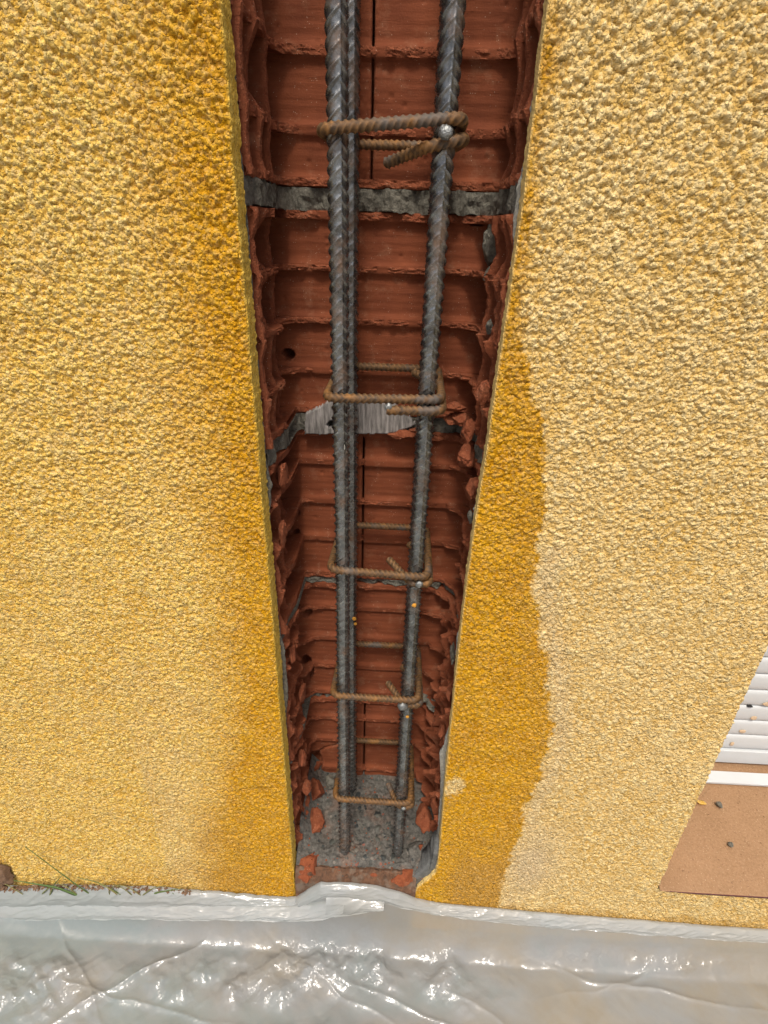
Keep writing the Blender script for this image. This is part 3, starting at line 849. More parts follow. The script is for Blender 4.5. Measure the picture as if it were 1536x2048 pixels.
for k, (x, z, a, c, s) in enumerate([(.004, .671, .012, .004, 61), (.018, .674, .010, .004, 62), (-.004, .668, .010, .003, 63)]):
    lump("broken_web", (x, YB - .012, z), (a, .006, c), MAT_CLAY, wall, s, amp=.5)

# ================================================================== CONCRETE BASE in the chase
def base():
    xs = np.arange(-.1122, .0715, .0011); ys = np.arange(-.0035, .150, .0011)
    X, Yy = np.meshgrid(xs, ys)
    top = .1180 + .006 * np.clip((Yy - .08) / .06, 0, 1)
    lip = np.interp(Yy, [-.0035, .001, .006, .016, .15], [-.045, -.030, -.012, .0, 0])
    side = -.0 * X
    left = .030 * np.clip((-.082 - X) / .030, 0, 1) ** 1.5 * np.clip(Yy / .05, 0, 1)
    h = top + lip + left + .0058 * fbm(X * 38, Yy * 38, seed=201, oct=5) + .0012 * fbm(X * 260, Yy * 260, seed=202, oct=3)
    f1, f2, r = worley(X / .0075, Yy / .0075, 203)
    h += np.where(r > .6, .0010 * np.clip(1 - f1 / .4, 0, 1), 0)
    h -= .085 * np.clip((X - .040) / .004, 0, 1) * (Yy < .0045)
    nr, nc = X.shape
    top = np.stack([X, Yy, h], -1).reshape(-1, 3)
    loop = np.concatenate([np.arange(nc), np.arange(1, nr) * nc + nc - 1, (nr - 1) * nc + np.arange(nc - 2, -1, -1), np.arange(nr - 2, 0, -1) * nc])
    Vb = top[loop].copy(); Vb[:, 2] = 0; n0 = nr * nc; m_ = len(loop)
    F = [gq(nr, nc), np.column_stack([loop, np.arange(m_) + n0, np.roll(np.arange(m_), -1) + n0, np.roll(loop, -1)])[:, ::-1]]
    root = empty("concrete_base", (0, .05, 0))
    tag(root, "speckled grey concrete at the bottom of the chase with pebbles showing in it", "concrete base")
    mesh("concrete_slab", np.concatenate([top, Vb]), F, MAT_CONC, root)
    xd = np.arange(-.1122, .0460, .0010); yd = np.arange(-.0058, .012, .0010)
    XD, YD = np.meshgrid(xd, yd)
    ZD = np.interp(YD, [-.0058, -.003, .002, .006, .012], [.050, .094, .108, .1160, .112]) - .012 * np.clip((XD - .025) / .02, 0, 1) + .0035 * fbm(XD * 90, YD * 90, seed=231, oct=4) + .0012 * fbm(XD * 400, YD * 400, seed=232, oct=2)
    od = mesh("rubble_dirt", np.stack([XD, YD, ZD], -1).reshape(-1, 3), gq(len(yd), len(xd)), MAT_DIRT, root, smooth=False)
    od["kind"] = "stuff"
    def hz(x, y):
        i = int((y + .0035) / .0011); j = int((x + .1122) / .0011)
        return h[np.clip(i, 0, nr - 1), np.clip(j, 0, nc - 1)]
    r2 = np.random.default_rng(5)
    for k in range(120):
        x, y = r2.normal(-.012, .028), r2.uniform(.006, .11)
        if abs(x + .015) > .06: continue
        s = r2.uniform(.0012, .0036) if k > 18 else r2.uniform(.0036, .0058)
        lump("pebble", (x, y, hz(x, y) - .0004), (s * r2.uniform(1, 1.5), s * r2.uniform(.7, 1.0), s * .35), MAT_STONE, root, 300 + k, n=7, amp=.4, rot=r2.uniform(0, 3), smooth=True)
    return hz
hz = base()

# brick fragments and crumbs on the base
def tlump(name, c, r, mat, label, cat, seed, group=None, **kw):
    loc = (c[0], c[1], c[2] - r[2])
    o = lump(name, c, r, mat, None, seed, loc=loc, **kw)
    tag(o, label, cat, group); return o
tlump("brick_fragment", (-.094, .014, .112), (.020, .016, .014), MAT_CLAY2, "orange brick fragment in the front left corner of the chase bottom", "brick fragment", 70, amp=.8, rot=.7, n=30)
tlump("brick_fragment", (.030, .007, .109), (.021, .009, .008), MAT_CLAY2, "long bright orange brick fragment at the front right of the chase bottom", "brick fragment", 71, amp=.8, rot=.45, n=30)
for k, x in enumerate(np.linspace(-.104, .026, 12)):
    q = np.random.default_rng(800 + k)
    tlump("brick_chip", (x, q.uniform(-.001, .008), .1125 + q.uniform(-.002, .003)), (q.uniform(.002, .006), q.uniform(.002, .004), q.uniform(.002, .004)), MAT_DIRT if k % 4 else MAT_CLAY,
          "dirt caked brick chip in the rubble line behind the raised plastic hem", "rubble chip", 820 + k, group="rubble chips along the front of the chase bottom", amp=.7, rot=q.uniform(-.5, .5), n=12)
tlump("brick_fragment", (-.094, .062, .130), (.014, .016, .012), MAT_CLAY, "dark red brick rubble against the left side of the chase bottom", "brick fragment", 72, amp=.6)
tlump("brick_fragment", (-.098, .100, .136), (.014, .016, .014), MAT_CLAY, "dark red brick rubble in the back left corner of the chase", "brick fragment", 73, amp=.6)
tlump("mortar_fragment", (-.081, .118, .134), (.008, .010, .011), MAT_MORTAR, "pale mortar crumb behind the left rear reinforcing bar", "mortar crumb", 74, amp=.5)
tlump("brick_fragment", (.056, .075, .128), (.012, .022, .010), MAT_CLAY, "flat red brick rubble against the right side of the chase bottom", "brick fragment", 75, amp=.6)
tlump("mortar_fragment", (.047, .030, .121), (.013, .016, .008), MAT_CONC, "pale mortar lump at the foot of the front right bar", "mortar crumb", 76, amp=.5)
tlump("brick_fragment", (.050, .028, .137), (.0035, .004, .0045), MAT_CLAY2, "small red crumb on the pale mortar at the foot of the right bar", "brick crumb", 77)
# grit
def grit():
    r = np.random.default_rng(77); Vs, Fs, n = [], [], 0
    base = np.array([(1, 0, 0), (-1, 0, 0), (0, 1, 0), (0, -1, 0), (0, 0, 1), (0, 0, -1)], float)
    f = np.array([(0, 2, 4), (2, 1, 4), (1, 3, 4), (3, 0, 4), (2, 0, 5), (1, 2, 5), (3, 1, 5), (0, 3, 5)])
    for k in range(230):
        x, y = r.uniform(-.108, .066), r.uniform(-.001, .13)
        if k % 2 == 0: y = r.uniform(-.001, .016)
        s = r.uniform(.0006, .0019)
        V = base * s * r.uniform(.6, 1.2, (6, 1)) + (x, y, hz(x, y) + s * .3)
        Vs.append(V); Fs.append(f + n); n += 6
    o = mesh("brick_grit", np.concatenate(Vs), np.concatenate(Fs), MAT_CLAY, None, {"broken": np.ones(n)}, smooth=False)
    tag(o, kind="stuff", label="orange brick grit scattered over the chase bottom", cat="grit")
grit()

# dark mortar wedge leaning at the right foot of the chase
def prism(name, poly, y0, y1, mat, parent=None, seed=1, lean=0.0, loc=None):
    """polygon in x,z given depth; subdivided and roughened"""
    P = resample(list(poly) + [poly[0]], .0025)[:-1]
    P = np.array(P) + .0012 * np.stack([vn(P[:, 0] * 300, P[:, 1] * 300, 0, seed), vn(P[:, 0] * 300, P[:, 1] * 300, 0, seed + 1)], 1)
    c = P.mean(0); n = len(P)
    rings = []
    for s in (.0, .35, .7, .93, 1.0):
        Q = c + (P - c) * s
        y = y0 + lean * (Q[:, 1] - c[1]) + .0012 * fbm(Q[:, 0] * 120, Q[:, 1] * 120, seed=seed, oct=3) + (.0012 if s == 1.0 else 0)
        rings.append(np.column_stack([Q[:, 0], y, Q[:, 1]]))
    Q = P; rings.append(np.column_stack([Q[:, 0], np.full(n, y1) + lean * (Q[:, 1] - c[1]), Q[:, 1]]))
    rings.append(np.column_stack([np.full(n, c[0]), np.full(n, y1), np.full(n, c[1])]))
    V = np.concatenate(rings); k = len(rings)
    return mesh(name, V, _wrapq(k, n), mat, parent, {"broken": np.ones(len(V))}, loc=loc)
o = prism("mortar_slab", [(.0725, .175), (.0735, .120), (.070, .078), (.0600, .045), (.0520, .035), (.0440, .080), (.0420, .108), (.052, .125), (.0620, .145), (.066, .17)], .006, .030, MAT_MORTAR_DARK, None, 401, lean=0, loc=(.055, .02, .035))
tag(o, "smooth dark grey mortar wedge at the right foot of the chase", "mortar slab")
o = prism("mortar_sliver", [(.0700, .360), (.0712, .30), (.0735, .20), (.0740, .12), (.0700, .115), (.0690, .2), (.0660, .29), (.0610, .325), (.0655, .335), (.0665, .36)], .0215, .026, MAT_MORTAR_PALE, None, 403, loc=(.07, .024, .115))
tag(o, "long pale mortar sliver upright along the lower right edge of the chase", "mortar sliver")

# ================================================================== REINFORCEMENT CAGE
cage = empty("reinforcement_cage", (-.0145, .07, .115))
tag(cage, "welded cage of four dark ribbed steel bars and rusty stirrups standing in the chase", "rebar cage")

def rod(name, path, R, pitch, mat, parent, ribh, slant, nseg=26, longrib=.0006, refdir=(0, -1, 0), centre=0.0, ribw=.16, fade=1.0, nodes=True):
    P = np.asarray(path, float)
    T = np.gradient(P, axis=0); T /= np.linalg.norm(T, axis=1)[:, None]
    s = np.concatenate([[0], np.cumsum(np.linalg.norm(np.diff(P, axis=0), axis=1))])
    n = len(P)
    U = np.zeros((n, 3)); u = np.array(refdir, float)
    for i in range(n):
        u = u - T[i] * u.dot(T[i]); u /= np.linalg.norm(u); U[i] = u
    W = np.cross(T, U)
    th = np.linspace(0, 2 * math.pi, nseg, endpoint=False)
    TH, SS = np.meshgrid(th, s)
    a = (TH - centre + math.pi) % (2 * math.pi) - math.pi          # angle from the front long rib
    fold = np.abs(a)
    ph = SS / pitch + slant * fold / pitch + 0.35 * (a > 0)
    fr = np.abs((ph % 1) - .5)
    pulse = np.exp(-((fr - 0) / ribw) ** 2)
    cres = np.clip(np.sin(np.clip(fold, 0, math.pi)), 0, 1) ** .6
    rib = pulse * cres
    lr = np.exp(-(fold / .16) ** 2) + np.exp(-((math.pi - fold) / .16) ** 2)
    r = R + ribh * rib + longrib * lr + .00012 * fbm(SS * 300, TH * 2, seed=7, oct=2)
    V = P[:, None, :] + r[..., None] * (np.cos(TH)[..., None] * U[:, None, :] + np.sin(TH)[..., None] * W[:, None, :])
    V = np.concatenate([V.reshape(-1, 3), P[:1], P[-1:]])
    q = _wrapq(n, nseg)[:, ::-1]
    i0 = np.arange(nseg); c0 = n * nseg
    t0 = np.column_stack([i0, np.roll(i0, -1), np.full(nseg, c0)])[:, ::-1]
    t1 = np.column_stack([i0 + (n - 1) * nseg, np.full(nseg, c0 + 1), np.roll(i0, -1) + (n - 1) * nseg])
    at = np.concatenate([rib.ravel(), [0, 0]])
    return mesh(name, V, [q, t0, t1], mat, parent, {"rib": at})

def bar(x, y, zb, zt, step, seed, dx=0, nseg=32, R=.0060, centre=0.0):
    z = np.arange(zb, zt, step)
    P = np.column_stack([x + dx * (z - .5) + .0007 * vn(z * 5, 0 * z, 0, seed), y + .0006 * vn(z * 5, 0 * z, 0, seed + 1), z])
    return rod("bar", P, R, .0083, MAT_STEEL, cage, .00175, .0056, nseg=nseg, centre=centre, ribw=.105, longrib=.0010)
bar(-.0500, .0275, .118, 1.18, .00042, 1, centre=.42, nseg=44)
bar(.0208, .0275, .122, 1.18, .00042, 2, centre=.15, nseg=44)
bar(-.0497, .1150, .112, 1.18, .0008, 3, nseg=30, centre=.5)
bar(.0215, .1150, .112, 1.18, .0010, 4, nseg=22)

def fillet(pts, r, step=.00055):
    """poly line with rounded corners, evenly resampled"""
    pts = [np.array(p, float) for p in pts]; out = [pts[0]]
    for a, b, c in zip(pts[:-2], pts[1:-1], pts[2:]):
        d1 = (a - b); l1 = np.linalg.norm(d1); d1 /= l1; d2 = (c - b); l2 = np.linalg.norm(d2); d2 /= l2
        ang = math.acos(np.clip(d1.dot(d2), -1, 1))
        t = min(r / math.tan(ang / 2), l1 * .48, l2 * .48)
        p0, p1 = b + d1 * t, b + d2 * t
        for k in range(0, 13):
            u = k / 12; out.append((1 - u) ** 2 * p0 + 2 * u * (1 - u) * b + u * u * p1)
    out.append(pts[-1])
    Q = np.array(out); s = np.concatenate([[0], np.cumsum(np.linalg.norm(np.diff(Q, axis=0), axis=1))])
    t = np.linspace(0, s[-1], int(s[-1] / step))
    return np.stack([np.interp(t, s, Q[:, k]) for k in range(3)], 1)

XLs, XRs, YF, YBk = -.0605, .0318, .0166, .1262
def stirrup(zf, zb, zfl, zfr, mode, hz1=0.0, hz2=0.0, seed=0):
    def z(x, y):
        f = (y - YF) / (YBk - YF); zz = zf + (zb - zf) * f
        return zz + (zfl + (zfr - zfl) * (x - XLs) / (XRs - XLs)) * (1 - f)
    g = .0046
    start = None
    if mode == 'front':          # one tail lies along the front leg, the other points back into the core
        pts = [(.008, .060, z(.008, .06) + .012), (XRs - .004, YF - .001, z(XRs, YF) + g * .2), ]
        pts = [(.004, .072, z(0, .072) + .016), (.019, .0405, z(.02, .04) + .006), (XRs, .030, z(XRs, .03) + .003)]
        pts = [(-.012, YF - .003, z(0, YF) - .0085), (XRs + .001, YF - .002, z(XRs, YF) - .0085), (XRs + .002, YBk, z(XRs, YBk)), (XLs, YBk, z(XLs, YBk)), (XLs, YF, z(XLs, YF)),
               (XRs, YF, z(XRs, YF)), (XRs - .001, .052, z(XRs, .05) + .004), (.010, .078, z(0, .09) + .007)]
    elif mode == 'top':
        pts = [(-.018, .050, z(0, YF) - .020), (.012, .0185, z(0, YF) - .0125), (XRs + .002, YF + .0045, z(XRs, YF) - .0105), (XRs + .002, YBk, z(XRs, YBk)), (XLs, YBk, z(XLs, YBk)), (XLs, YF, z(XLs, YF)),
               (XRs, YF, z(XRs, YF)), (XRs, .050, z(XRs, .05) - .001)]
    else:
        pts = [(-.006 + hz1, .046, z(0, .05) + .001), (.016, YF + .003, z(.02, YF) - .0095), (XRs + .002, YF + .001, z(XRs, YF) - .0085), (XRs + .002, YBk, z(XRs, YBk)), (XLs, YBk, z(XLs, YBk)), (XLs, YF, z(XLs, YF)),
               (XRs, YF, z(XRs, YF)), (XRs, .050, z(XRs, .05) + .004), (.014 + hz2, .074, z(0, .08) + .005)]
    P = fillet(pts, .0105)
    return rod("stirrup", P, .0033, .0046, MAT_RUST, cage, .00095, .0022, nseg=18, centre=math.pi / 2, ribw=.16, longrib=.0003, refdir=(0, 0, 1))
stirrup(.917, .918, -.003, .005, 'top')
stirrup(.738, .738, -.001, .001, 'front')
stirrup(.572, .5615, .002, -.002, 'core')
stirrup(.413, .390, .000, -.001, 'core', .004, 0)
stirrup(.241, .214, .001, -.001, 'core', .010, .004)
for k, (x, y, z, r) in enumerate([(.0205, .0120, .9135, .0042), (-.0105, .0125, .7330, .0030), (.0235, .0135, .5640, .0034), (.0150, .0135, .4060, .0050), (.0235, .0150, .2330, .0028)]):
    lump("weld", (x, y, z), (r * 1.1, r * .8, r), MAT_WELD, cage, 500 + k, n=14, amp=.35, facets=False, smooth=True)
for k, (x, y, z, r) in enumerate([(.0205, .0202, .5345, .0022), (.0210, .0202, .3830, .0019), (-.0455, .1085, .444, .0026), (-.0440, .1085, .436, .0020)]):
    lump("rust_spot", (x, y, z), (r, r * .35, r), MAT_SPOT, cage, 520 + k, n=10, amp=.4, facets=False, smooth=True)
lump("paint_fleck", (-.0462, .0205, .6945), (.0007, .0006, .0026), MAT_MORTAR_PALE, cage, 540, n=8)

# ================================================================== WINDOW: sill and roller shutter
sill = empty("window_sill", (.80, .10, .115))
tag(sill, "dusty tan painted window sill at the lower right below the white shutter", "window sill")
def sillslab():
    xs = np.concatenate([np.arange(JX + .0015, .66, .0030), np.linspace(.68, 1.25, 12)]); ys = np.concatenate([[-.0055, -.004, -.002, 0], np.arange(.002, .30, .0030)])
    X, Yy = np.meshgrid(xs, ys)
    Zz = .1300 + .0004 * fbm(X * 20, Yy * 20, seed=601) + .00025 * fbm(X * 300, Yy * 300, seed=602, oct=2)
    nr, nc = X.shape; top = np.stack([X, Yy, Zz], -1).reshape(-1, 3)
    fr = top[:nc].copy(); fr[:, 2] = .1288
    V = np.concatenate([top, fr]); f2 = np.column_stack([np.arange(nc - 1), np.arange(nc - 1) + nr * nc, np.arange(1, nc) + nr * nc, np.arange(1, nc)])
    mesh("sill_slab", V, [gq(nr, nc), f2], MAT_SILL, sill)
sillslab()
# maroon line where sill and render meet
def edge_strip():
    x = np.arange(JX + .008, 1.25, .0015)
    w = .0026 * np.clip((x - JX - .006) / .04, 0.1, 1) + .0003 * vn(x * 200, 0 * x, 0, 611)
    a = np.column_stack([x, np.full(len(x), -.0058), .1302 + 0 * x]); b = np.column_stack([x, np.full(len(x), -.0061), .1300 - w]); c = np.column_stack([x, np.full(len(x), -.0030), .1299 - w])
    mesh("edge_line", np.concatenate([a, b, c]), gq(3, len(x), 0, flip=True), MAT_MAROON, sill)
edge_strip()
box("threshold_strip", (JX + .0005, 1.2495, .1500, .1700, .1325, .1365), MAT_WHITE, sill, .0006)

shut = empty("roller_shutter", (.80, .19, .131))
tag(shut, "white roller shutter with horizontal slats closed behind the tan sill", "roller shutter")
box("bottom_rail", (JX + .001, 1.249, .1860, .1960, .1360, .1625), MAT_WHITE, shut, .001)
def slat(z):
    pr = [(.0, .0040), (.0015, .0012), (.004, .0002), (.010, -.0003), (.017, -.0004), (.023, .0000), (.0275, .0006), (.0292, .0025), (.0296, .0055)]
    V = []
    for x in (JX + .001, 1.249):
        V += [(x, .1885 + dy, z + dz) for dz, dy in pr]
    V += [(x, y + .006, zz) for x, y, zz in V]
    n = len(pr); F = []
    for k in range(n - 1):
        F.append((k, k + n, k + n + 1, k + 1)); F.append((2 * n + k, 2 * n + k + 1, 3 * n + k + 1, 3 * n + k))
    F.append((0, 2 * n, 3 * n, n)); F.append((n - 1, 2 * n - 1, 4 * n - 1, 3 * n - 1))
    return mesh("slat", np.array(V), np.array(F), MAT_WHITE, shut)
s0 = slat(.1640)
PITCH = .0303
for k in range(1, 46):
    c = s0.copy(); S.collection.objects.link(c); c.parent = shut; c.location.z = s0.location.z + k * PITCH
r9 = np.random.default_rng(9)
for k, (x, z, a, b) in enumerate([(.5235, .1770, .0030, .0042), (.5300, .2045, .0048, .0035), (.5370, .2330, .0045, .0038), (.5480, .2620, .0080, .0040), (.575, .262, .006, .0036), (.61, .30, .006, .005)]):
    lump("dried_splash", (x, .1868, z), (a, .0006, b), MAT_SPLASH, shut, 620 + k, n=12, amp=.3, facets=False, smooth=True)
box("black_mark", (.5215, .5285, .1868, .1905, .2540, .2552), MAT_BLACK, shut)

# crumbs lying on the sill
tlump("render_chip", (.4585, .1170, .1335), (.0062, .0048, .0032), MAT_COAT, "yellow render chip on the tan sill, left of the grey pebble", "render chip", 701, n=16)
tlump("grey_pebble", (.4810, .1140, .1345), (.0042, .0050, .0040), MAT_MORTAR, "larger grey mortar crumb on the sill beside the yellow chip", "pebble", 702, n=16)
tlump("grey_pebble", (.4690, .0570, .1330), (.0035, .0040, .0028), MAT_MORTAR, "smaller grey mortar crumb in the middle of the tan sill", "pebble", 703, n=16)
def crumbs():
    r = np.random.default_rng(12); Vs, Fs, n = [], [], 0
    base_ = np.array([(1, 0, 0), (-1, 0, 0), (0, 1, 0), (0, -1, 0), (0, 0, 1), (0, 0, -1)], float)
    f = np.array([(0, 2, 4), (2, 1, 4), (1, 3, 4), (3, 0, 4), (2, 0, 5), (1, 2, 5), (3, 1, 5), (0, 3, 5)])
    for k in range(260):
        x = r.uniform(.36, .75); y = r.uniform(.01, .148) if k % 2 else r.uniform(.09, .148)
        s = r.uniform(.0004, .0014) * (1.6 if k % 23 == 0 else 1)
        Vs.append(base_ * s * r.uniform(.6, 1.3, (6, 1)) * (1.3, 1, .7) + (x, y, .1305 + s * .4)); Fs.append(f + n); n += 6
    o = mesh("sill_crumbs", np.concatenate(Vs), np.concatenate(Fs), MAT_SILL, None, smooth=False)
    tag(o, "tiny crumbs and dust scattered over the tan sill", "crumbs", kind="stuff")
crumbs()

# ================================================================== PLASTIC SHEET
sheetroot = empty("plastic_sheet", (0, -.1, 0))
tag(sheetroot, "crumpled translucent white plastic sheet spread along the foot of the wall", "plastic sheet")
def ridged(x, y, seed, oct=4):
    r = 0; a = 1; t = 0
    for k in range(oct):
        n = 1 - np.abs(vn(x * 2 ** k, y * 2 ** k, 0, seed + 31 * k)); r = r + a * n * n; t += a; a *= .5
    return r / t
TOPZ = [(-1.4, .045), (-.525, .0475), (-.42, .062), (-.313, .0690), (-.20, .066), (-.125, .0620), (-.112, .066), (-.095, .085), (-.078, .102), (-.040, .1045), (-.005, .102), (.025, .091), (.048, .0770), (.075, .0705), (.10, .0685), (.163, .0650), (.2937, .0600), (.5171, .0540), (1.5, .05)]
TOPY = [(-1.4, -.007), (-.12, -.007), (-.09, -.0065), (-.02, -.0065), (.05, -.0065), (.12, -.007), (1.5, -.007)]
def topz(x): return np.interp(x, *zip(*TOPZ))
def topy(x): return np.interp(x, *zip(*TOPY))
def film():
    xs = np.concatenate([np.linspace(-1.4, -.62, 24)[:-1], np.arange(-.62, .62, .0015), np.linspace(.62, 1.5, 26)[1:]])
    v = np.concatenate([np.linspace(0, .18, 145), np.linspace(.182, .40, 60)[0:], np.linspace(.41, 1.3, 30)])
    X, Vv = np.meshgrid(xs, v)
    tz = topz(X) - .004
    ty = topy(X) + .002
    # profile: falls from the hem, then runs out over the ground
    drop = np.clip(Vv / .042, 0, 1)
    prof = tz * (1 - drop) ** 1.5
    big = fbm(X * 7, Vv * 13, seed=801, oct=3)
    lo = np.clip((Vv - .018) / .03, 0, 1)
    fold = .0055 * lo * np.clip(big + .25, 0, 1.3)
    # long oblique creases
    for (cx, cv, ang, amp, wdt) in [(-.28, .06, -.55, .007, .009), (-.10, .05, .42, .005, .007), (.05, .09, .30, .004, .006), (.33, .05, .10, .005, .006), (.42, .03, -.16, .006, .006), (-.42, .04, .7, .006, .010), (.20, .12, .45, .004, .008), (-.30, .10, .12, .004, .006)]:
        ca, sa = math.cos(ang), math.sin(ang)
        q = -(X - cx) * sa + (Vv - cv) * ca + .006 * vn(X * 25, Vv * 25, 0, 833)
        al = (X - cx) * ca + (Vv - cv) * sa
        fold += .62 * amp * np.exp(-np.abs(q) / (wdt * .45)) * np.exp(-(al / .14) ** 2) * lo
    area = np.clip(.45 + 1.5 * fbm(X * 6 + 3, Vv * 8, seed=803, oct=2), 0, 1)
    def cl(cx, cv, rx, rv): return np.exp(-((X - cx) / rx) ** 2 - ((Vv - cv) / rv) ** 2)
    area = np.clip(cl(-.06, .050, .12, .022) + cl(-.44, .085, .09, .03) + cl(-.20, .075, .09, .02) + .8 * cl(.36, .030, .14, .008) + .8 * cl(.10, .05, .05, .03) + .7 * cl(-.02, .125, .2, .012), 0, 1)
    area = np.clip(area * (.75 + 1.1 * fbm(X * 25, Vv * 25, seed=822, oct=3)) + .05, 0, 1)
    wx = X + .010 * fbm(X * 30, Vv * 30, seed=804, oct=2); wv = Vv + .010 * fbm(X * 30, Vv * 30, seed=805, oct=2)
    rq = np.random.default_rng(44); facet = 0; fine = 0
    for k in range(9):
        an = rq.uniform(-.9, .9) + (math.pi / 2 if k % 3 else 0); fr = rq.uniform(12, 34); ph = rq.uniform(0, 1)
        q = X * math.cos(an) * fr + Vv * math.sin(an) * fr + ph + .35 * vn(X * 9, Vv * 14, 0, 880 + k)
        facet = facet + np.abs((q % 1) * 2 - 1) / fr
        q2 = (q - ph) * rq.uniform(2.4, 3.4) + .25 * vn(X * 30, Vv * 30, 0, 900 + k)
        fine = fine + np.abs((q2 % 1) * 2 - 1) / fr / 3
    cr = (.040 * facet * (.25 + .75 * area) + .085 * fine * area * np.clip(.6 + .9 * vn(X * 45, Vv * 45, 0, 933), 0, 1)) * lo
    Zg = prof + fold + cr + .003
    Yg = ty - Vv * (1 - .35 * np.clip(1 - Vv / .05, 0, 1)) + .0015 * fbm(X * 40, Vv * 40, seed=807)
    Yg = np.minimum(Yg, -.0045)
    th = np.clip(1.1 - Vv / .02, 0, 1) * .6
    o = mesh("film", np.stack([X, Yg, Zg], -1).reshape(-1, 3), gq(len(v), len(xs), flip=True), MAT_FILM, sheetroot, {"thick": th.ravel(), "crk": area.ravel()}, smooth=True)
film()
def band(name, x0, x1, topf, botf, yt, yb, seed, bulge=.004, torn=.0006, thick=1.0, label=None):
    """a folded strip of film lying on the slope, from its upper fold to its lower edge"""
    xs = np.arange(x0, x1, .0016); u = np.linspace(0, 1, 26)
    X, U = np.meshgrid(xs, u)
    zt, zb = topf(X), botf(X)
    zb = zb + torn * fbm(X * 400, 0 * X, seed=seed, oct=3) * 1.5
    Z = zt + (zb - zt) * U
    yT, yB = yt(X), yb(X)
    Y = yT + (yB - yT) * U - bulge * np.sin(np.clip(U * 1.08, 0, 1) * math.pi) ** .7
    Y -= .0012 * (ridged(X * 45 + U * 1.5, U * 2.5, seed + 2, 3) - .5) * 2
    Z += .0010 * fbm(X * 60, U * 4, seed=seed + 3, oct=3)
    # upper fold rolls backwards
    Xb = X[:1]; Vb = []
    rowsX = [X]; rowsY = [Y]; rowsZ = [Z]
    back = np.stack([X[0], np.minimum(Y[0] + .0035, -.0035), Z[0] - .0015], -1)
    V = np.concatenate([back, np.stack([X, Y, Z], -1).reshape(-1, 3)])
    mesh(name, V, gq(len(u) + 1, len(xs), flip=True), MAT_FILM, sheetroot, {"thick": np.full(len(V), thick)}).update_tag()
f = np.interp
# left hem: upper flap with a torn lower edge, then a second fold
band("folded_hem", -1.2, -.088, lambda x: topz(x) + .0005, lambda x: f(x, [-1.2, -.52, -.31, -.13, -.112, -.088], [.021, .0225, .0450, .0560, .0600, .085]),
     lambda x: topy(x) - .0005, lambda x: topy(x) - f(x, [-.31, -.12], [.011, .006]), 851, bulge=.003, torn=.0005)
band("folded_hem", -1.2, -.045, lambda x: f(x, [-1.2, -.52, -.31, -.12, -.09, -.06, -.045], [.024, .0260, .0470, .060, .066, .078, .086]), lambda x: f(x, [-1.2, -.52, -.40, -.31, -.10, -.0705, -.055, -.045], [.008, .007, .024, .0340, .053, .0610, .070, .080]),
     lambda x: topy(x) - .007, lambda x: topy(x) - .021, 861, bulge=.0035, torn=.0001)
# raised flap over the chase
band("folded_hem", -.108, .080, lambda x: topz(x) + .001, lambda x: f(x, [-.108, -.085, -.07, -.04, .0, .03, .080], [.062, .078, .088, .090, .083, .073, .061]),
     lambda x: topy(x) - .0005, lambda x: topy(x) - .009, 871, bulge=.0035, torn=.0003)
band("folded_hem", -.070, .006, lambda x: f(x, [-.070, -.04, .006], [.088, .091, .085]), lambda x: f(x, [-.070, -.058, -.03, .006], [.064, .060, .070, .083]),
     lambda x: topy(x) - .008, lambda x: topy(x) - .017, 875, bulge=.004, torn=.0002)
# right hem
band("folded_hem", .065, 1.4, lambda x: topz(x) + .0005, lambda x: f(x, [.065, .16, .30, .52, 1.4], [.065, .0530, .0480, .0440, .042]),
     lambda x: topy(x) + .0005, lambda x: topy(x) - .009, 881, bulge=.0025, torn=.0006)

# ================================================================== PLANTS at the left foot
def blade(pts, w, dry, label, seed, group="grass blades at the foot of the wall"):
    P = fillet(pts, .03, .003)
    n = len(P); t = np.linspace(0, 1, n)
    T = np.gradient(P, axis=0); T /= np.linalg.norm(T, axis=1)[:, None]
    side = np.cross(T, np.array([0, -1.0, .2])); side /= np.linalg.norm(side, axis=1)[:, None]
    wd = w * (1 - t) ** .6 * np.clip(t * 8 + .5, 0, 1)
    mid = P + np.array([0, -.0006, 0])
    V = np.concatenate([P - side * wd[:, None], mid, P + side * wd[:, None], mid + np.array([0, .0009, 0])])
    F = []
    for a, b in ((0, 1), (1, 2), (2, 3), (3, 0)):
        i = np.arange(n - 1); F.append(np.column_stack([i + a * n, i + 1 + a * n, i + 1 + b * n, i + b * n]))
    o = mesh("grass_blade", V, F, MAT_GRASS, None, {"dry": np.full(len(V), dry)}, loc=tuple(P[0]))
    tag(o, label, "grass blade", group)
blade([(-.375, -.012, .035), (-.398, -.012, .070), (-.425, -.010, .108), (-.452, -.009, .151)], .0016, .1, "longest grass blade, rising steeply to the left against the ochre wall", 1)
blade([(-.392, -.014, .046), (-.43, -.013, .069), (-.486, -.012, .078)], .0030, .0, "broad green grass blade lying flat towards the left edge", 2)
blade([(-.445, -.013, .048), (-.432, -.011, .075), (-.414, -.010, .098)], .0012, .4, "short thin grass blade leaning right, near the left corner", 3)
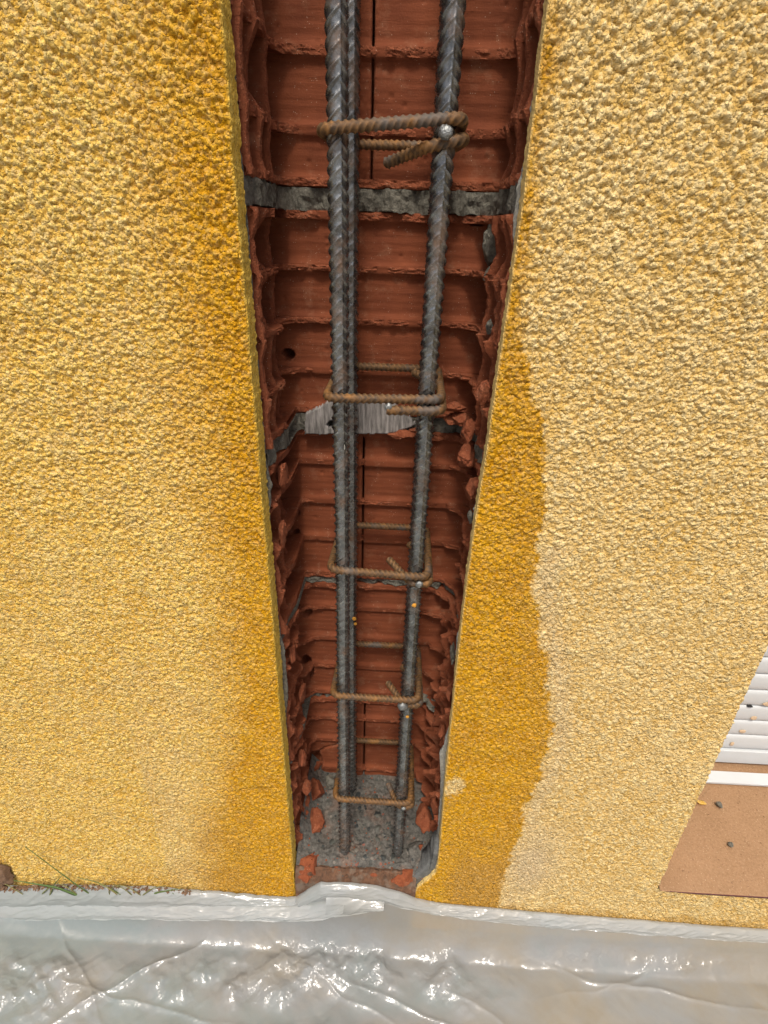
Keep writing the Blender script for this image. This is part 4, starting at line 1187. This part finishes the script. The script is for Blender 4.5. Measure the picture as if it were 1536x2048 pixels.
blade([(-.330, -.012, .040), (-.352, -.012, .066), (-.375, -.010, .083), (-.398, -.010, .090)], .0016, .25, "arched grass blade right of the longest blade", 4)
blade([(-.318, -.013, .044), (-.30, -.011, .066), (-.262, -.010, .079)], .0020, .1, "green grass blade pointing right, just above the plastic hem", 5)
blade([(-.262, -.012, .044), (-.268, -.011, .060), (-.276, -.010, .067)], .0013, .15, "tiny grass tip, rightmost above the plastic hem", 6)
blade([(-.345, -.014, .040), (-.365, -.012, .062), (-.350, -.010, .078)], .0013, .5, "dry bent grass blade between the green ones", 7)
tlump("dry_leaf_clod", (-.511, -.012, .092), (.022, .006, .026), MAT_LITTER, "brown dead leaf scrap at the left edge above the plastic", "leaf scrap", 730, n=24, amp=.9, rot=.3)
def litter():
    r = np.random.default_rng(33); Vs, Fs, n = [], [], 0
    b_ = np.array([(1, 0, 0), (-1, 0, 0), (0, 1, 0), (0, -1, 0), (0, 0, 1), (0, 0, -1)], float)
    f_ = np.array([(0, 2, 4), (2, 1, 4), (1, 3, 4), (3, 0, 4), (2, 0, 5), (1, 2, 5), (3, 1, 5), (0, 3, 5)])
    for k in range(260):
        x = -.55 + abs(r.normal(0, .09)) if k % 2 else r.uniform(-.5, -.25)
        s_ = r.uniform(.0008, .0032)
        Vs.append(b_ * s_ * r.uniform(.5, 1.4, (6, 1)) + (x, -.0085 + r.uniform(-.002, .002), topz(x) + r.uniform(-.004, .005))); Fs.append(f_ + n); n += 6
    tag(mesh("soil_litter", np.concatenate(Vs), np.concatenate(Fs), MAT_LITTER, None, smooth=False), "brown soil crumbs and litter caught above the plastic hem at the left", "soil crumbs", kind="stuff")
litter()
r6 = np.random.default_rng(66)
for k in range(7):
    x0 = r6.uniform(-.50, -.30); ln = r6.uniform(.018, .04); sx_ = r6.choice([-1, 1])
    blade([(x0, -.013, topz(x0) - .006), (x0 + sx_ * ln * .5, -.0115, topz(x0) + ln * .35), (x0 + sx_ * ln, -.010, topz(x0) + ln * r6.uniform(.2, .6))], .0011, r6.uniform(.2, 1.0), "short thin grass blade poking out above the plastic hem", 20 + k, "short grass blades poking out above the plastic hem")
